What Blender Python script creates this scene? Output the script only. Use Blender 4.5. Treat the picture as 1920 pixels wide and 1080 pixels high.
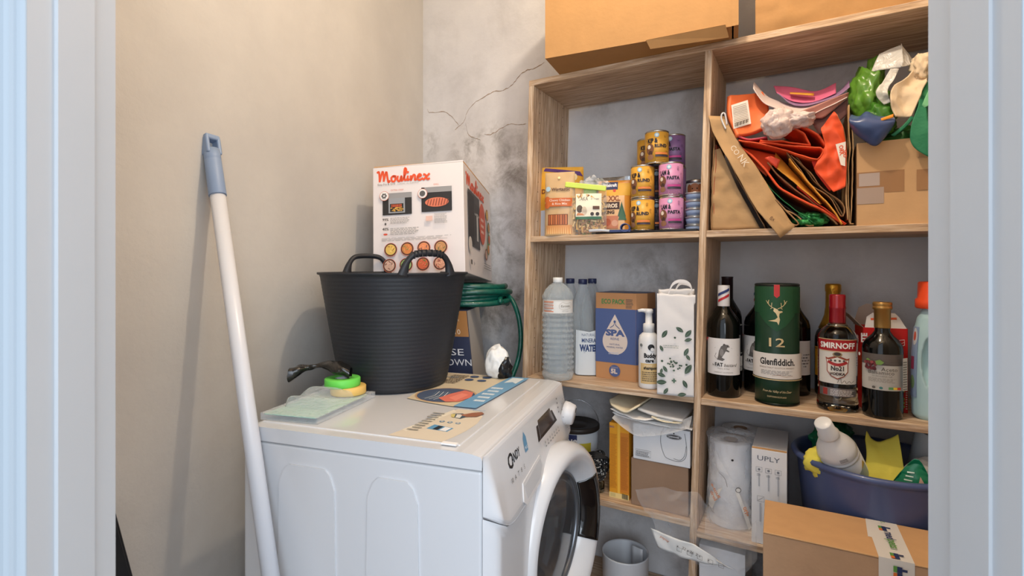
import bpy, bmesh, math, random
from mathutils import Vector, Matrix, noise
from mathutils.geometry import tessellate_polygon
from math import sin, cos, pi, radians, atan2, sqrt
random.seed(7)
for o in list(bpy.data.objects): bpy.data.objects.remove(o)
SC = bpy.context.scene; COL = SC.collection
# ---------------------------------------------------------------- camera
cam = bpy.data.cameras.new('camera'); camo = bpy.data.objects.new('camera', cam); COL.objects.link(camo)
camo.location = (0, 0, 1.17); camo.rotation_euler = (pi/2, 0, 0)
cam.sensor_width = 36; cam.lens = 950.6/1920*36; cam.shift_y = -(540-500.6)/1920; cam.clip_start = .02
cam.dof.use_dof = True; cam.dof.focus_distance = 1.35; cam.dof.aperture_fstop = 9
SC.camera = camo
# ---------------------------------------------------------------- world, lights, exposure
w = bpy.data.worlds.new('world'); SC.world = w; w.use_nodes = True
bg = w.node_tree.nodes['Background']; bg.inputs[0].default_value = (.79, .88, 1, 1); bg.inputs[1].default_value = 1.3
def light(name, kind, loc, energy, col, size=.1, sy=None, target=None):
    l = bpy.data.lights.new(name, kind); l.energy = energy; l.color = col
    if kind == 'AREA':
        l.size = size
        if sy: l.shape = 'RECTANGLE'; l.size_y = sy
    else: l.shadow_soft_size = size
    o = bpy.data.objects.new(name, l); COL.objects.link(o); o.location = loc
    if target: o.rotation_euler = (Vector(target)-Vector(loc)).to_track_quat('-Z', 'Y').to_euler()
    return o
light('ceiling_bulb', 'POINT', (.24, .86, 2.42), 25, (1, .85, .66), .025)
light('hall_daylight', 'AREA', (.42, -2.0, 1.6), 46, (.80, .90, 1), 1.9, 1.9, (-.1, .9, 1.1))
SC.view_settings.view_transform = 'Standard'; SC.view_settings.look = 'None'
SC.view_settings.gamma = 1; SC.view_settings.exposure = 0.22; SC.view_settings.use_curve_mapping = False

# ---------------------------------------------------------------- materials
def lin(c):
    return tuple((x/255/12.92 if x/255 <= .04045 else ((x/255+.055)/1.055)**2.4) for x in c)+(1,)
MATS = {}
def mat(name, col, rough=.5, metal=0, trans=0, ior=1.45, alpha=1, bump=0, bscale=40, var=0, vscale=6, spec=.5, stretch=(1,1,1), coat=0, col2=None, thr=None, sub=0):
    if name in MATS: return MATS[name]
    m = bpy.data.materials.new(name); m.use_nodes = True; nt = m.node_tree; N = nt.nodes; L = nt.links
    b = N['Principled BSDF']; c = lin(col); b.inputs['Base Color'].default_value = c
    b.inputs['Roughness'].default_value = rough; b.inputs['Metallic'].default_value = metal
    b.inputs['Transmission Weight'].default_value = trans; b.inputs['IOR'].default_value = ior
    b.inputs['Alpha'].default_value = alpha; b.inputs['Specular IOR Level'].default_value = spec
    b.inputs['Coat Weight'].default_value = coat
    m.diffuse_color = c
    if var or bump or col2:
        tc = N.new('ShaderNodeTexCoord'); mp = N.new('ShaderNodeMapping'); mp.inputs['Scale'].default_value = stretch
        L.new(tc.outputs['Object'], mp.inputs['Vector'])
    if var or col2:
        n = N.new('ShaderNodeTexNoise'); n.inputs['Scale'].default_value = vscale; n.inputs['Detail'].default_value = 5
        L.new(mp.outputs[0], n.inputs['Vector'])
        r = N.new('ShaderNodeValToRGB'); L.new(n.outputs['Fac'], r.inputs[0]); L.new(r.outputs[0], b.inputs['Base Color'])
        lo, hi = thr or (.3, .7)
        r.color_ramp.elements[0].position = lo; r.color_ramp.elements[1].position = hi
        if col2: a0, a1 = lin(col2), c
        else: a0 = tuple(x*(1-var) for x in c[:3])+(1,); a1 = tuple(min(1, x*(1+var)) for x in c[:3])+(1,)
        r.color_ramp.elements[0].color = a0; r.color_ramp.elements[1].color = a1
    if bump:
        n2 = N.new('ShaderNodeTexNoise'); n2.inputs['Scale'].default_value = bscale; n2.inputs['Detail'].default_value = 4
        L.new(mp.outputs[0], n2.inputs['Vector'])
        bp = N.new('ShaderNodeBump'); bp.inputs['Strength'].default_value = bump; bp.inputs['Distance'].default_value = .004
        L.new(n2.outputs['Fac'], bp.inputs['Height']); L.new(bp.outputs[0], b.inputs['Normal'])
    MATS[name] = m; return m
def ink(col, rough=.5):
    return mat('print_%02x%02x%02x_%d' % (*col, int(rough*10)), col, rough)
def wood(name, axis):
    if name in MATS: return MATS[name]
    m = bpy.data.materials.new(name); m.use_nodes = True; nt = m.node_tree; N = nt.nodes; L = nt.links; b = N['Principled BSDF']
    tc = N.new('ShaderNodeTexCoord'); mp = N.new('ShaderNodeMapping'); L.new(tc.outputs['Object'], mp.inputs['Vector'])
    mp.inputs['Scale'].default_value = (1.2, 22, 22) if axis == 'x' else (22, 22, 1.2)
    n = N.new('ShaderNodeTexNoise'); n.inputs['Scale'].default_value = 6; n.inputs['Detail'].default_value = 8; n.inputs['Roughness'].default_value = .62; n.inputs['Distortion'].default_value = .4
    L.new(mp.outputs[0], n.inputs['Vector'])
    r = N.new('ShaderNodeValToRGB'); L.new(n.outputs['Fac'], r.inputs[0])
    E = r.color_ramp.elements; E[0].position = .33; E[0].color = lin((152, 122, 96)); E[1].position = .68; E[1].color = lin((224, 202, 176))
    e = E.new(.5); e.color = lin((194, 163, 131))
    # whitewash flecks
    n2 = N.new('ShaderNodeTexNoise'); n2.inputs['Scale'].default_value = 14; n2.inputs['Detail'].default_value = 6; L.new(mp.outputs[0], n2.inputs['Vector'])
    r2 = N.new('ShaderNodeValToRGB'); r2.color_ramp.elements[0].position = .6; r2.color_ramp.elements[1].position = .72; L.new(n2.outputs['Fac'], r2.inputs[0])
    r2.color_ramp.elements[1].color = (.55, .55, .55, 1)
    mx = N.new('ShaderNodeMixRGB'); L.new(r2.outputs[0], mx.inputs[0]); L.new(r.outputs[0], mx.inputs[1]); mx.inputs[2].default_value = lin((225, 215, 205))
    L.new(mx.outputs[0], b.inputs['Base Color']); b.inputs['Roughness'].default_value = .6
    bp = N.new('ShaderNodeBump'); bp.inputs['Strength'].default_value = .25; bp.inputs['Distance'].default_value = .002
    L.new(n.outputs['Fac'], bp.inputs['Height']); L.new(bp.outputs[0], b.inputs['Normal'])
    MATS[name] = m; return m
def film(name, col=(235, 240, 245), alpha=.22, rough=.15):
    if name in MATS: return MATS[name]
    m = bpy.data.materials.new(name); m.use_nodes = True; nt = m.node_tree; N = nt.nodes; L = nt.links
    b = N['Principled BSDF']; out = N['Material Output']
    b.inputs['Base Color'].default_value = lin(col); b.inputs['Roughness'].default_value = rough
    t = N.new('ShaderNodeBsdfTransparent'); mix = N.new('ShaderNodeMixShader')
    lw = N.new('ShaderNodeLayerWeight'); lw.inputs['Blend'].default_value = .35
    mp = N.new('ShaderNodeMapRange'); L.new(lw.outputs['Facing'], mp.inputs[0]); mp.inputs[3].default_value = alpha; mp.inputs[4].default_value = min(1, alpha+.5)
    L.new(mp.outputs[0], mix.inputs[0]); L.new(t.outputs[0], mix.inputs[1]); L.new(b.outputs[0], mix.inputs[2]); L.new(mix.outputs[0], out.inputs[0])
    tc = N.new('ShaderNodeTexCoord'); n2 = N.new('ShaderNodeTexNoise'); n2.inputs['Scale'].default_value = 45; n2.inputs['Detail'].default_value = 3; n2.inputs['Distortion'].default_value = 1.5
    L.new(tc.outputs['Object'], n2.inputs['Vector'])
    bp = N.new('ShaderNodeBump'); bp.inputs['Strength'].default_value = .7; bp.inputs['Distance'].default_value = .006
    L.new(n2.outputs['Fac'], bp.inputs['Height']); L.new(bp.outputs[0], b.inputs['Normal'])
    MATS[name] = m; return m
def plaster(name, stains, base=(226, 219, 209), dirty=(206, 196, 184), grime=(128, 112, 96), amount=.8, fine=.35):
    """painted plaster with mould blotches centred at stains (x,y,z,radius) in object space"""
    m = bpy.data.materials.new(name); m.use_nodes = True; nt = m.node_tree; N = nt.nodes; L = nt.links; b = N['Principled BSDF']
    b.inputs['Roughness'].default_value = .85; b.inputs['Specular IOR Level'].default_value = .25
    tc = N.new('ShaderNodeTexCoord')
    def noi(sc, det=6, dist=0., ro=.6):
        n = N.new('ShaderNodeTexNoise'); n.inputs['Scale'].default_value = sc; n.inputs['Detail'].default_value = det; n.inputs['Distortion'].default_value = dist; n.inputs['Roughness'].default_value = ro
        L.new(tc.outputs['Object'], n.inputs['Vector']); return n
    def ramp(src, p0, c0, p1, c1):
        r = N.new('ShaderNodeValToRGB'); L.new(src, r.inputs[0]); e = r.color_ramp.elements
        e[0].position = p0; e[0].color = c0; e[1].position = p1; e[1].color = c1; return r
    def math(op, a, bb):
        n = N.new('ShaderNodeMath'); n.operation = op
        for i, x in enumerate((a, bb)):
            if isinstance(x, (int, float)): n.inputs[i].default_value = x
            else: L.new(x, n.inputs[i])
        return n.outputs[0]
    col = ramp(noi(2.2).outputs['Fac'], .35, lin(dirty), .65, lin(base))
    mask = None
    for (x, y, z, r, s) in stains:
        vm = N.new('ShaderNodeVectorMath'); vm.operation = 'DISTANCE'; L.new(tc.outputs['Object'], vm.inputs[0]); vm.inputs[1].default_value = (x, y, z)
        mr = N.new('ShaderNodeMapRange'); mr.inputs[1].default_value = r; mr.inputs[2].default_value = r*.15; mr.inputs[3].default_value = 0; mr.inputs[4].default_value = s
        L.new(vm.outputs['Value'], mr.inputs[0])
        mask = mr.outputs[0] if mask is None else math('MAXIMUM', mask, mr.outputs[0])
    blot = ramp(noi(9, 10, .35, .72).outputs['Fac'], .40, (0, 0, 0, 1), .66, (1, 1, 1, 1))
    wide = ramp(noi(3.2, 8, .2, .65).outputs['Fac'], .47, (0, 0, 0, 1), .75, (1, 1, 1, 1))
    f = math('MULTIPLY', wide.outputs[0], fine)
    if mask is not None: f = math('MAXIMUM', f, math('MULTIPLY', math('MULTIPLY', mask, blot.outputs[0]), amount))
    mx = N.new('ShaderNodeMixRGB'); L.new(f, mx.inputs[0]); L.new(col.outputs[0], mx.inputs[1]); mx.inputs[2].default_value = lin(grime)
    L.new(mx.outputs[0], b.inputs['Base Color'])
    bp = N.new('ShaderNodeBump'); bp.inputs['Strength'].default_value = .35; bp.inputs['Distance'].default_value = .006
    L.new(noi(26, 6).outputs['Fac'], bp.inputs['Height']); L.new(bp.outputs[0], b.inputs['Normal'])
    MATS[name] = m; return m

# ---------------------------------------------------------------- mesh builder
class Mb:
    def __init__(s): s.v = []; s.f = []; s.m = []; s.s = []
    def add(s, vs, fs, m=0, sm=False):
        o = len(s.v); s.v += [tuple(v) for v in vs]
        for f in fs: s.f.append(tuple(i+o for i in f)); s.m.append(m); s.s.append(sm)
        return s
    def box(s, x0, x1, y0, y1, z0, z1, m=0, T=None):
        vs = [(x, y, z) for z in (z0, z1) for y in (y0, y1) for x in (x0, x1)]
        if T: vs = [T(*v) for v in vs]
        return s.add(vs, [(0, 2, 3, 1), (4, 5, 7, 6), (0, 1, 5, 4), (2, 6, 7, 3), (0, 4, 6, 2), (1, 3, 7, 5)], m)
    def lathe(s, prof, seg=40, m=0, cx=0, cy=0, mf=None, sx=1, sy=1):
        vs = []; fs = []; n = len(prof)
        for i, (r, z) in enumerate(prof):
            for k in range(seg):
                a = 2*pi*k/seg; vs.append((cx+r*cos(a)*sx, cy+r*sin(a)*sy, z))
        o = len(s.v); s.v += vs
        for i in range(n-1):
            for k in range(seg):
                k2 = (k+1) % seg
                s.f.append((o+i*seg+k, o+i*seg+k2, o+(i+1)*seg+k2, o+(i+1)*seg+k)); s.m.append(mf[i] if mf else m); s.s.append(True)
        for i, rev in ((0, True), (n-1, False)):
            if prof[i][0] > 1e-5:
                c = [o+i*seg+k for k in range(seg)]
                s.f.append(tuple(reversed(c)) if rev else tuple(c)); s.m.append((mf[min(i, n-2)] if mf else m)); s.s.append(False)
        return s
    def tube(s, pts, r, seg=8, m=0, closed=False):
        pts = [Vector(p) for p in pts]; n = len(pts); vs = []; up = Vector((.13, .21, 1)).normalized(); prev = None
        for i, p in enumerate(pts):
            a = pts[i-1] if i > 0 or closed else p; b = pts[(i+1) % n] if i < n-1 or closed else p
            t = (b-a).normalized()
            if prev is None: u = t.cross(up).normalized()
            else: u = (prev-t*prev.dot(t)).normalized()
            prev = u; v = t.cross(u); rr = r[i] if isinstance(r, (list, tuple)) else r
            for k in range(seg):
                q = 2*pi*k/seg; vs.append(p+(u*cos(q)+v*sin(q))*rr)
        fs = []
        for i in range(n if closed else n-1):
            j = (i+1) % n
            for k in range(seg): fs.append((i*seg+k, i*seg+(k+1) % seg, j*seg+(k+1) % seg, j*seg+k))
        if not closed: fs += [tuple(range(seg))[::-1], tuple((n-1)*seg+k for k in range(seg))]
        return s.add(vs, fs, m, True)
    def grid(s, fn, nu, nv, m=0, sm=True):
        vs = [fn(i/nu, j/nv) for i in range(nu+1) for j in range(nv+1)]
        fs = [(i*(nv+1)+j, (i+1)*(nv+1)+j, (i+1)*(nv+1)+j+1, i*(nv+1)+j+1) for i in range(nu) for j in range(nv)]
        return s.add(vs, fs, m, sm)
    def prism(s, poly, fn0, fn1, m=0):
        """poly 2D; fn0/fn1 map (a,b)->3D for the two caps"""
        n = len(poly); tri = tessellate_polygon([[Vector((a, b, 0)) for a, b in poly]])
        s.add([fn0(*p) for p in poly], [tuple(t) for t in tri], m); s.add([fn1(*p) for p in poly], [tuple(t[::-1]) for t in tri], m)
        s.add([fn0(*p) for p in poly]+[fn1(*p) for p in poly], [(i, (i+1) % n, n+(i+1) % n, n+i) for i in range(n)], m); return s
    def build(s, name, mats, parent=None, loc=None, rz=0, rot=None, recenter=False, fix=True):
        me = bpy.data.meshes.new(name)
        vs = s.v
        if recenter:
            xs, ys, zs = zip(*vs); c = ((min(xs)+max(xs))/2, (min(ys)+max(ys))/2, min(zs))
            vs = [(x-c[0], y-c[1], z-c[2]) for x, y, z in vs]
            L0 = Vector(loc or (0, 0, 0)); loc = L0+Matrix.Rotation(rz, 3, 'Z') @ Vector(c)
        me.from_pydata(vs, [], s.f)
        if not isinstance(mats, (list, tuple)): mats = [mats]
        for q in mats: me.materials.append(q)
        me.polygons.foreach_set('material_index', s.m); me.polygons.foreach_set('use_smooth', s.s)
        if fix:
            b = bmesh.new(); b.from_mesh(me); bmesh.ops.recalc_face_normals(b, faces=b.faces); b.to_mesh(me); b.free()
        o = bpy.data.objects.new(name, me); COL.objects.link(o)
        if parent: o.parent = parent
        if loc is not None: o.location = loc
        o.rotation_euler = rot or (0, 0, rz)
        return o
def bevel(o, w=.003, seg=2):
    b = o.modifiers.new('bevel', 'BEVEL'); b.width = w; b.segments = seg; b.limit_method = 'ANGLE'; b.angle_limit = radians(40); return o
def solid(o, t):
    b = o.modifiers.new('solid', 'SOLIDIFY'); b.thickness = t; b.offset = 0; return o
def tag(o, label=None, cat=None, group=None, kind=None):
    if label: o['label'] = label
    if cat: o['category'] = cat
    if group: o['group'] = group
    if kind: o['kind'] = kind
    return o
def thing(name, label, cat, loc=(0, 0, 0), rz=0, group=None, rot=None):
    o = bpy.data.objects.new(name, None); COL.objects.link(o); o.empty_display_size = .05
    o.location = loc; o.rotation_euler = rot or (0, 0, rz); return tag(o, label, cat, group)
def dup(root, loc, rz, label, group=None):
    r = root.copy(); COL.objects.link(r); r.location = loc; r.rotation_euler = (0, 0, rz); r['label'] = label
    if group: r['group'] = group
    for ch in list(root.children):
        c = ch.copy(); COL.objects.link(c); c.parent = r
        for g in list(ch.children):
            d = g.copy(); COL.objects.link(d); d.parent = c
    return r
def spline(pts, n=8, closed=False):
    P = [Vector(p) for p in pts]; out = []; N = len(P)
    for i in range(N if closed else N-1):
        if closed: a, b, c, d = P[i-1], P[i], P[(i+1) % N], P[(i+2) % N]
        else: a, b, c, d = P[max(i-1, 0)], P[i], P[i+1], P[min(i+2, N-1)]
        for k in range(n):
            t = k/n; out.append(.5*((2*b)+(c-a)*t+(2*a-5*b+4*c-d)*t*t+(3*b-a-3*c+d)*t**3))
    if not closed: out.append(P[-1])
    return out
def resample(P, n):
    P = [Vector(p) for p in P]; d = [0]
    for a, b in zip(P, P[1:]): d.append(d[-1]+(b-a).length)
    out = []; j = 0
    for i in range(n+1):
        t = d[-1]*i/n
        while j < len(P)-2 and d[j+1] < t: j += 1
        q = (t-d[j])/max(d[j+1]-d[j], 1e-9); out.append(P[j].lerp(P[j+1], min(max(q, 0), 1)))
    return out
def nz(x, y, z, s): return noise.noise(Vector((x*s, y*s, z*s)))
def ridge(x, y, z, s): return 1-2*abs(nz(x, y, z, s))

# ---------------------------------------------------------------- flat print
TC = {}
def text2d(body, bold=0):
    k = (body, bold)
    if k in TC: return TC[k]
    c = bpy.data.curves.new('t', 'FONT'); c.body = body; c.size = 1; c.resolution_u = 2; c.offset = bold; c.fill_mode = 'FRONT'
    o = bpy.data.objects.new('t', c); COL.objects.link(o)
    dg = bpy.context.evaluated_depsgraph_get(); me = bpy.data.meshes.new_from_object(o.evaluated_get(dg))
    vs = [(v.co.x, v.co.y) for v in me.vertices]; fs = [tuple(p.vertices) for p in me.polygons]
    bpy.data.objects.remove(o); bpy.data.curves.remove(c); bpy.data.meshes.remove(me)
    xs = [v[0] for v in vs] or [0, 1]; ys = [v[1] for v in vs] or [0, 1]
    TC[k] = (vs, fs, min(xs), max(xs), min(ys), max(ys)); return TC[k]
class Print:
    """flat artwork of a label or printed face; map(x,y,off)->3D"""
    def __init__(s, fn, step=.00022, base=.0004, ds=None): s.fn = fn; s.k = 0; s.mb = Mb(); s.mats = []; s.step = step; s.base = base; s.ds = ds
    def mi(s, c):
        m = c if isinstance(c, bpy.types.Material) else ink(c)
        if m not in s.mats: s.mats.append(m)
        return s.mats.index(m)
    def off(s): s.k += 1; return s.base+s.k*s.step
    def poly(s, pts, c):
        h = s.off(); i = s.mi(c); tri = tessellate_polygon([[Vector((a, b, 0)) for a, b in pts]])
        vs = [tuple(p) for p in pts]; fs = [tuple(t) for t in tri]
        if s.ds:                                   # follow curved surfaces
            for _ in range(4):
                mid = {}; nf = []; split = False
                def md(a, b):
                    k = (min(a, b), max(a, b))
                    if k not in mid: mid[k] = len(vs); vs.append(((vs[a][0]+vs[b][0])/2, (vs[a][1]+vs[b][1])/2))
                    return mid[k]
                big = max(max(math.dist(vs[f[j]], vs[f[(j+1) % 3]]) for j in range(3)) for f in fs)
                if big < s.ds*1.3: break
                for a, b, c in fs:
                    x, y, z = md(a, b), md(b, c), md(c, a); nf += [(a, x, z), (x, b, y), (z, y, c), (x, y, z)]
                fs = nf
        s.mb.add([s.fn(a, b, h) for a, b in vs], fs, i); return s
    def rect(s, x0, y0, x1, y1, c, same=False):
        if same: s.k -= 1
        h = s.off(); i = s.mi(c); d = s.ds or 1e9
        nu = max(1, math.ceil(abs(x1-x0)/d)); nv = 1 if not s.ds else max(1, math.ceil(abs(y1-y0)/d))
        s.mb.grid(lambda a, b: s.fn(x0+(x1-x0)*a, y0+(y1-y0)*b, h), nu, nv, i, sm=bool(s.ds)); return s
    def disc(s, cx, cy, r, c, ry=None, n=24, ri=0):
        h = s.off(); i = s.mi(c); ry = ry or r; rings = 3 if s.ds else 1
        fr = [ri+(1-ri)*j/rings for j in range(rings+1)]
        s.mb.grid(lambda a, b: s.fn(cx+r*(ri+(1-ri)*b)*cos(2*pi*a), cy+ry*(ri+(1-ri)*b)*sin(2*pi*a), h), n, rings, i, sm=bool(s.ds)); return s
    def line(s, pts, wd, c):
        h = s.off(); i = s.mi(c); P = [Vector(p) for p in pts]; vs = []
        for k, p in enumerate(P):
            t = (P[min(k+1, len(P)-1)]-P[max(k-1, 0)]); t.normalize(); n = Vector((-t.y, t.x))*wd/2
            vs += [s.fn(*(p+n), h), s.fn(*(p-n), h)]
        s.mb.add(vs, [(2*k, 2*k+1, 2*k+3, 2*k+2) for k in range(len(P)-1)], i); return s
    def text(s, t, x, y, hgt, c, w=None, bold=0, align='c', shear=0, rot=0):
        """hgt = cap height; w = full width (None: natural)"""
        vs, fs, x0, x1, y0, y1 = text2d(t, bold); sc = hgt/.70; sx = sc if w is None else w/max(x1-x0, 1e-6)
        wd = (x1-x0)*sx; ox = {'c': x-wd/2, 'l': x, 'r': x-wd}[align]; h = s.off(); i = s.mi(c); out = []
        for a, b in vs:
            px = ox+(a-x0)*sx+shear*b*sc; py = y+b*sc
            if rot:
                dx, dy = px-x, py-y; px, py = x+dx*cos(rot)-dy*sin(rot), y+dx*sin(rot)+dy*cos(rot)
            out.append(s.fn(px, py, h))
        s.mb.add(out, fs, i); return s
    def lines(s, x0, y0, x1, y1, n, c, fill=.45):
        """rows of tiny unreadable copy"""
        h = s.off(); i = s.mi(c); dy = (y1-y0)/n
        for k in range(n):
            yy = y0+k*dy; x = x0; rnd = random.Random(k*13+n)
            xe = x1-(x1-x0)*rnd.random()*.25
            while x < xe:
                l = (x1-x0)*(.05+.1*rnd.random()); xb = min(x+l, xe)
                s.mb.add([s.fn(x, yy, h), s.fn(xb, yy, h), s.fn(xb, yy+dy*fill, h), s.fn(x, yy+dy*fill, h)], [(0, 1, 2, 3)], i); x = xb+(x1-x0)*.025
        return s
    def build(s, parent, name='printed_label'): return s.mb.build(name, s.mats, parent, fix=False)
def FLAT(x0=0, y0=0, z0=0):                       # faces -y
    return lambda x, y, h: (x0+x, y0-h, z0+y)
def CYL(r, z0=0):
    return lambda x, y, h: ((r+h)*sin(x/r), -(r+h)*cos(x/r), z0+y)
def LATHEMAP(prof):                               # follow a lathe profile: radius looked up by height
    P = sorted([(z, r) for r, z in prof])
    def rad(z):
        for (z0, r0), (z1, r1) in zip(P, P[1:]):
            if z0 <= z <= z1: return r0+(r1-r0)*(z-z0)/max(z1-z0, 1e-9)
        return P[-1][1]
    R0 = max(r for r, z in prof)
    return lambda x, y, h: ((rad(y)+h)*sin(x/R0), -(rad(y)+h)*cos(x/R0), y)

# ---------------------------------------------------------------- frames
YAW = .5212; CU, SU = cos(YAW), sin(YAW); OX, OY = .0528, 1.6247
UROT = -YAW
def SP(u, v, z):                                  # the racked unit: uprights lean a little
    q = z-1.6955; return (u+.033*q, v-.0135*q, z)
def WP(u, v, z, sheared=True):                    # unit coordinates to world
    if sheared: u, v, z = SP(u, v, z)
    return Vector((OX+CU*u+SU*v, OY-SU*u+CU*v, z))
R3, L3, L2, R4, L4 = .8142, .816, 1.2679, .4493, .4715
TOPZ = 1.766; WALLV = .305
def facecam(x, y): return atan2(-x, y)

M = dict(
 card=mat('corrugated_cardboard', (196, 152, 104), .8, var=.10, vscale=14, bump=.15, bscale=60),
 card_dark=mat('dark_cardboard', (148, 120, 98), .85, var=.08, vscale=12, bump=.12, bscale=60),
 card_in=mat('cardboard_core', (170, 130, 92), .9, var=.1),
 kraft=mat('kraft_paper', (186, 150, 106), .75, var=.12, vscale=9, bump=.5, bscale=28),
 kraft2=mat('brown_kraft_paper', (160, 122, 84), .75, var=.12, vscale=9, bump=.5, bscale=28),
 white=mat('white_enamel', (212, 213, 216), .22, coat=.3),
 whitep=mat('white_plastic', (213, 213, 215), .35),
 paper=mat('white_paper', (232, 230, 228), .7, bump=.25, bscale=22, var=.03),
 black=mat('black_plastic', (22, 22, 24), .35), rubber=mat('black_rubber', (36, 38, 43), .5, bump=.08, bscale=120, var=.15),
 jamb=mat('painted_wood_jamb', (192, 196, 200), .45, var=.02, vscale=3, bump=.05, bscale=40),
 steel=mat('brushed_steel', (180, 180, 182), .3, metal=1), tin=mat('tin_rim', (200, 200, 198), .3, metal=1),
 film=film('clear_film', alpha=.07, rough=.12), film2=film('cloudy_film', (240, 238, 236), .42, .3),
)
WX, WZ = wood('limed_oak_along', 'x'), wood('limed_oak_upright', 'z')

# ================================================================ SETTING
def wallbox(name, p0, p1, z0, z1, t, m):
    """wall whose inner face runs p0->p1; thickness t to the right-hand side"""
    p0 = Vector(p0); p1 = Vector(p1); d = (p1-p0); L0 = d.length; a = atan2(d.y, d.x)
    b = Mb().box(0, L0, -t, 0, z0, z1)
    return tag(b.build(name, m, loc=(p0.x, p0.y, 0), rz=a), kind='structure')
back = lambda u: Vector((OX+CU*u+SU*WALLV, OY-SU*u+CU*WALLV))
cornerL = back(-.687); cornerR = back(1.24)
HT = 2.62
leftF = Vector((-.841, .52)); rightF = Vector(((OX+CU*1.24-SU*.62), (OY-SU*1.24-CU*.62)))
# wall_back: object space x along the wall from the right corner to the left
Lb = (cornerR-cornerL).length
def bx(u): return 1.24-u                          # u -> wall object x
stains = [(bx(-.439), 0, 1.67, .16, 1), (bx(-.30), 0, 1.70, .10, .7), (bx(-.22), 0, 1.56, .22, 1), (bx(-.24), 0, 1.28, .25, .9), (bx(-.26), 0, 1.02, .3, 1), (bx(-.66), 0, 1.70, .1, .8),
          (bx(.33), 0, 1.12, .22, .75), (bx(.14), 0, 1.74, .14, .4), (bx(.44), 0, 1.66, .22, .45), (bx(.25), 0, .62, .3, .8), (bx(.85), 0, 1.65, .2, .5), (bx(.62), 0, .15, .35, .9), (bx(.15), 0, .3, .3, .4)]
wb = wallbox('wall_back', cornerR, cornerL, 0, HT, .12, plaster('stained_plaster_back', stains, base=(222, 221, 222), dirty=(204, 203, 206), grime=(108, 100, 92), amount=.95, fine=.26))
cr = [[(-.663, 1.861), (-.645, 1.842), (-.572, 1.836), (-.536, 1.812), (-.501, 1.775), (-.497, 1.768)],
      [(-.515, 1.75), (-.501, 1.758), (-.466, 1.781), (-.449, 1.821), (-.416, 1.847), (-.366, 1.866), (-.318, 1.878), (-.271, 1.877), (-.232, 1.893), (-.202, 1.921), (-.172, 1.935), (-.135, 1.937), (-.092, 1.951)],
      [(-.458, 1.77), (-.445, 1.722), (-.416, 1.704), (-.383, 1.69)], [(-.366, 1.712), (-.334, 1.708), (-.286, 1.725), (-.247, 1.736), (-.202, 1.729), (-.172, 1.729)]]
for ci, c in enumerate(cr):
    P = [Vector((bx(u), z)) for u, z in c]; P = spline(P, 5); b = Mb(); vs = []
    for i, p in enumerate(P):
        wd = .0013*(.5+random.random())*(1 if 0 < i < len(P)-1 else .2); p = p+Vector((random.uniform(-.001, .001), random.uniform(-.002, .002)))
        vs += [(p.x, .0006, p.y+wd), (p.x, .0006, p.y-wd), (p.x, .0012, p.y)]
    b.add(vs, [f for i in range(len(P)-1) for f in ((3*i, 3*i+2, 3*i+5, 3*i+3), (3*i+2, 3*i+1, 3*i+4, 3*i+5))])
    b.build('crack', mat('crack_filler', (150, 128, 104), .9), wb)
wallbox('wall_left', cornerL, leftF, 0, HT, .12, plaster('plaster_left', [(.9, 0, .75, .5, .35), (.55, 0, 1.0, .25, .5), (1.05, 0, .45, .4, .3)], base=(204, 199, 192), dirty=(192, 187, 181), grime=(160, 148, 134), amount=.5, fine=.10))
wallbox('wall_right', rightF, cornerR, 0, HT, .12, plaster('plaster_right', [], fine=.15))
pl = plaster('plaster_front', [], fine=.12)
def slabY(name, x0, x1, y0, y1, z0, z1, m): return tag(Mb().box(x0, x1, y0, y1, z0, z1).build(name, m), kind='structure')
slabY('wall_front_left', -1.6, -.46, .425, .515, 0, HT, pl)
slabY('wall_front_right', .48, 1.9, .425, .515, 0, HT, pl)
slabY('wall_front_lintel', -.46, .48, .425, .515, 2.14, HT, pl)
slabY('floor', -2.2, 2.6, -3.0, 2.6, -.05, 0, mat('floor_boards', (92, 72, 58), .5, var=.2, vscale=5, stretch=(1, 12, 1), bump=.1, bscale=10))
slabY('ceiling', -1.6, 1.9, .42, 2.6, HT, HT+.05, plaster('plaster_ceiling', [], fine=.05))
# door frame with stop and moulded casing
def jamb(name, sx, xf, mid):
    P = [(0, .5115), (0, .482), (.0035, .482), (.0035, .443), (0, .443), (0, .4180), (-.060, .4180), (-.06, .5115)]
    Q = [(0, .4178), (-.0005, .4170), (-.004, .4165), (-.007, .4165), (-.008, .4150), (-.010, .4130), (-.012, .4150), (-.0155, .4140), (-.017, .412), (-.019, .414), (-.021, .41), (-.03, .408), (-.075, .408), (-.075, .4178)]
    pts = [(xf+sx*p[0], p[1]) for p in P]
    b = Mb().prism(pts, lambda x, y: (x, y, 0), lambda x, y: (x, y, 2.12))
    b.build(name, M['jamb']); tag(bpy.data.objects[name], kind='structure')
    cs = Mb().prism([(xf+sx*p[0], p[1]) for p in Q], lambda x, y: (x, y, 0), lambda x, y: (x, y, 2.12)).build('casing_moulding', mat('grey_dimmed_casing', (168, 178, 186), .5), bpy.data.objects[name])  # casing colour darkened below the jamb's to offset daylight on its front
    return cs
jamb('trim_1', 1, -.400, 0); jamb('trim_2', -1, .420, 0)
slabY('trim_3', -.475, .495, .408, .5115, 2.12, 2.19, M['jamb'])

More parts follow.
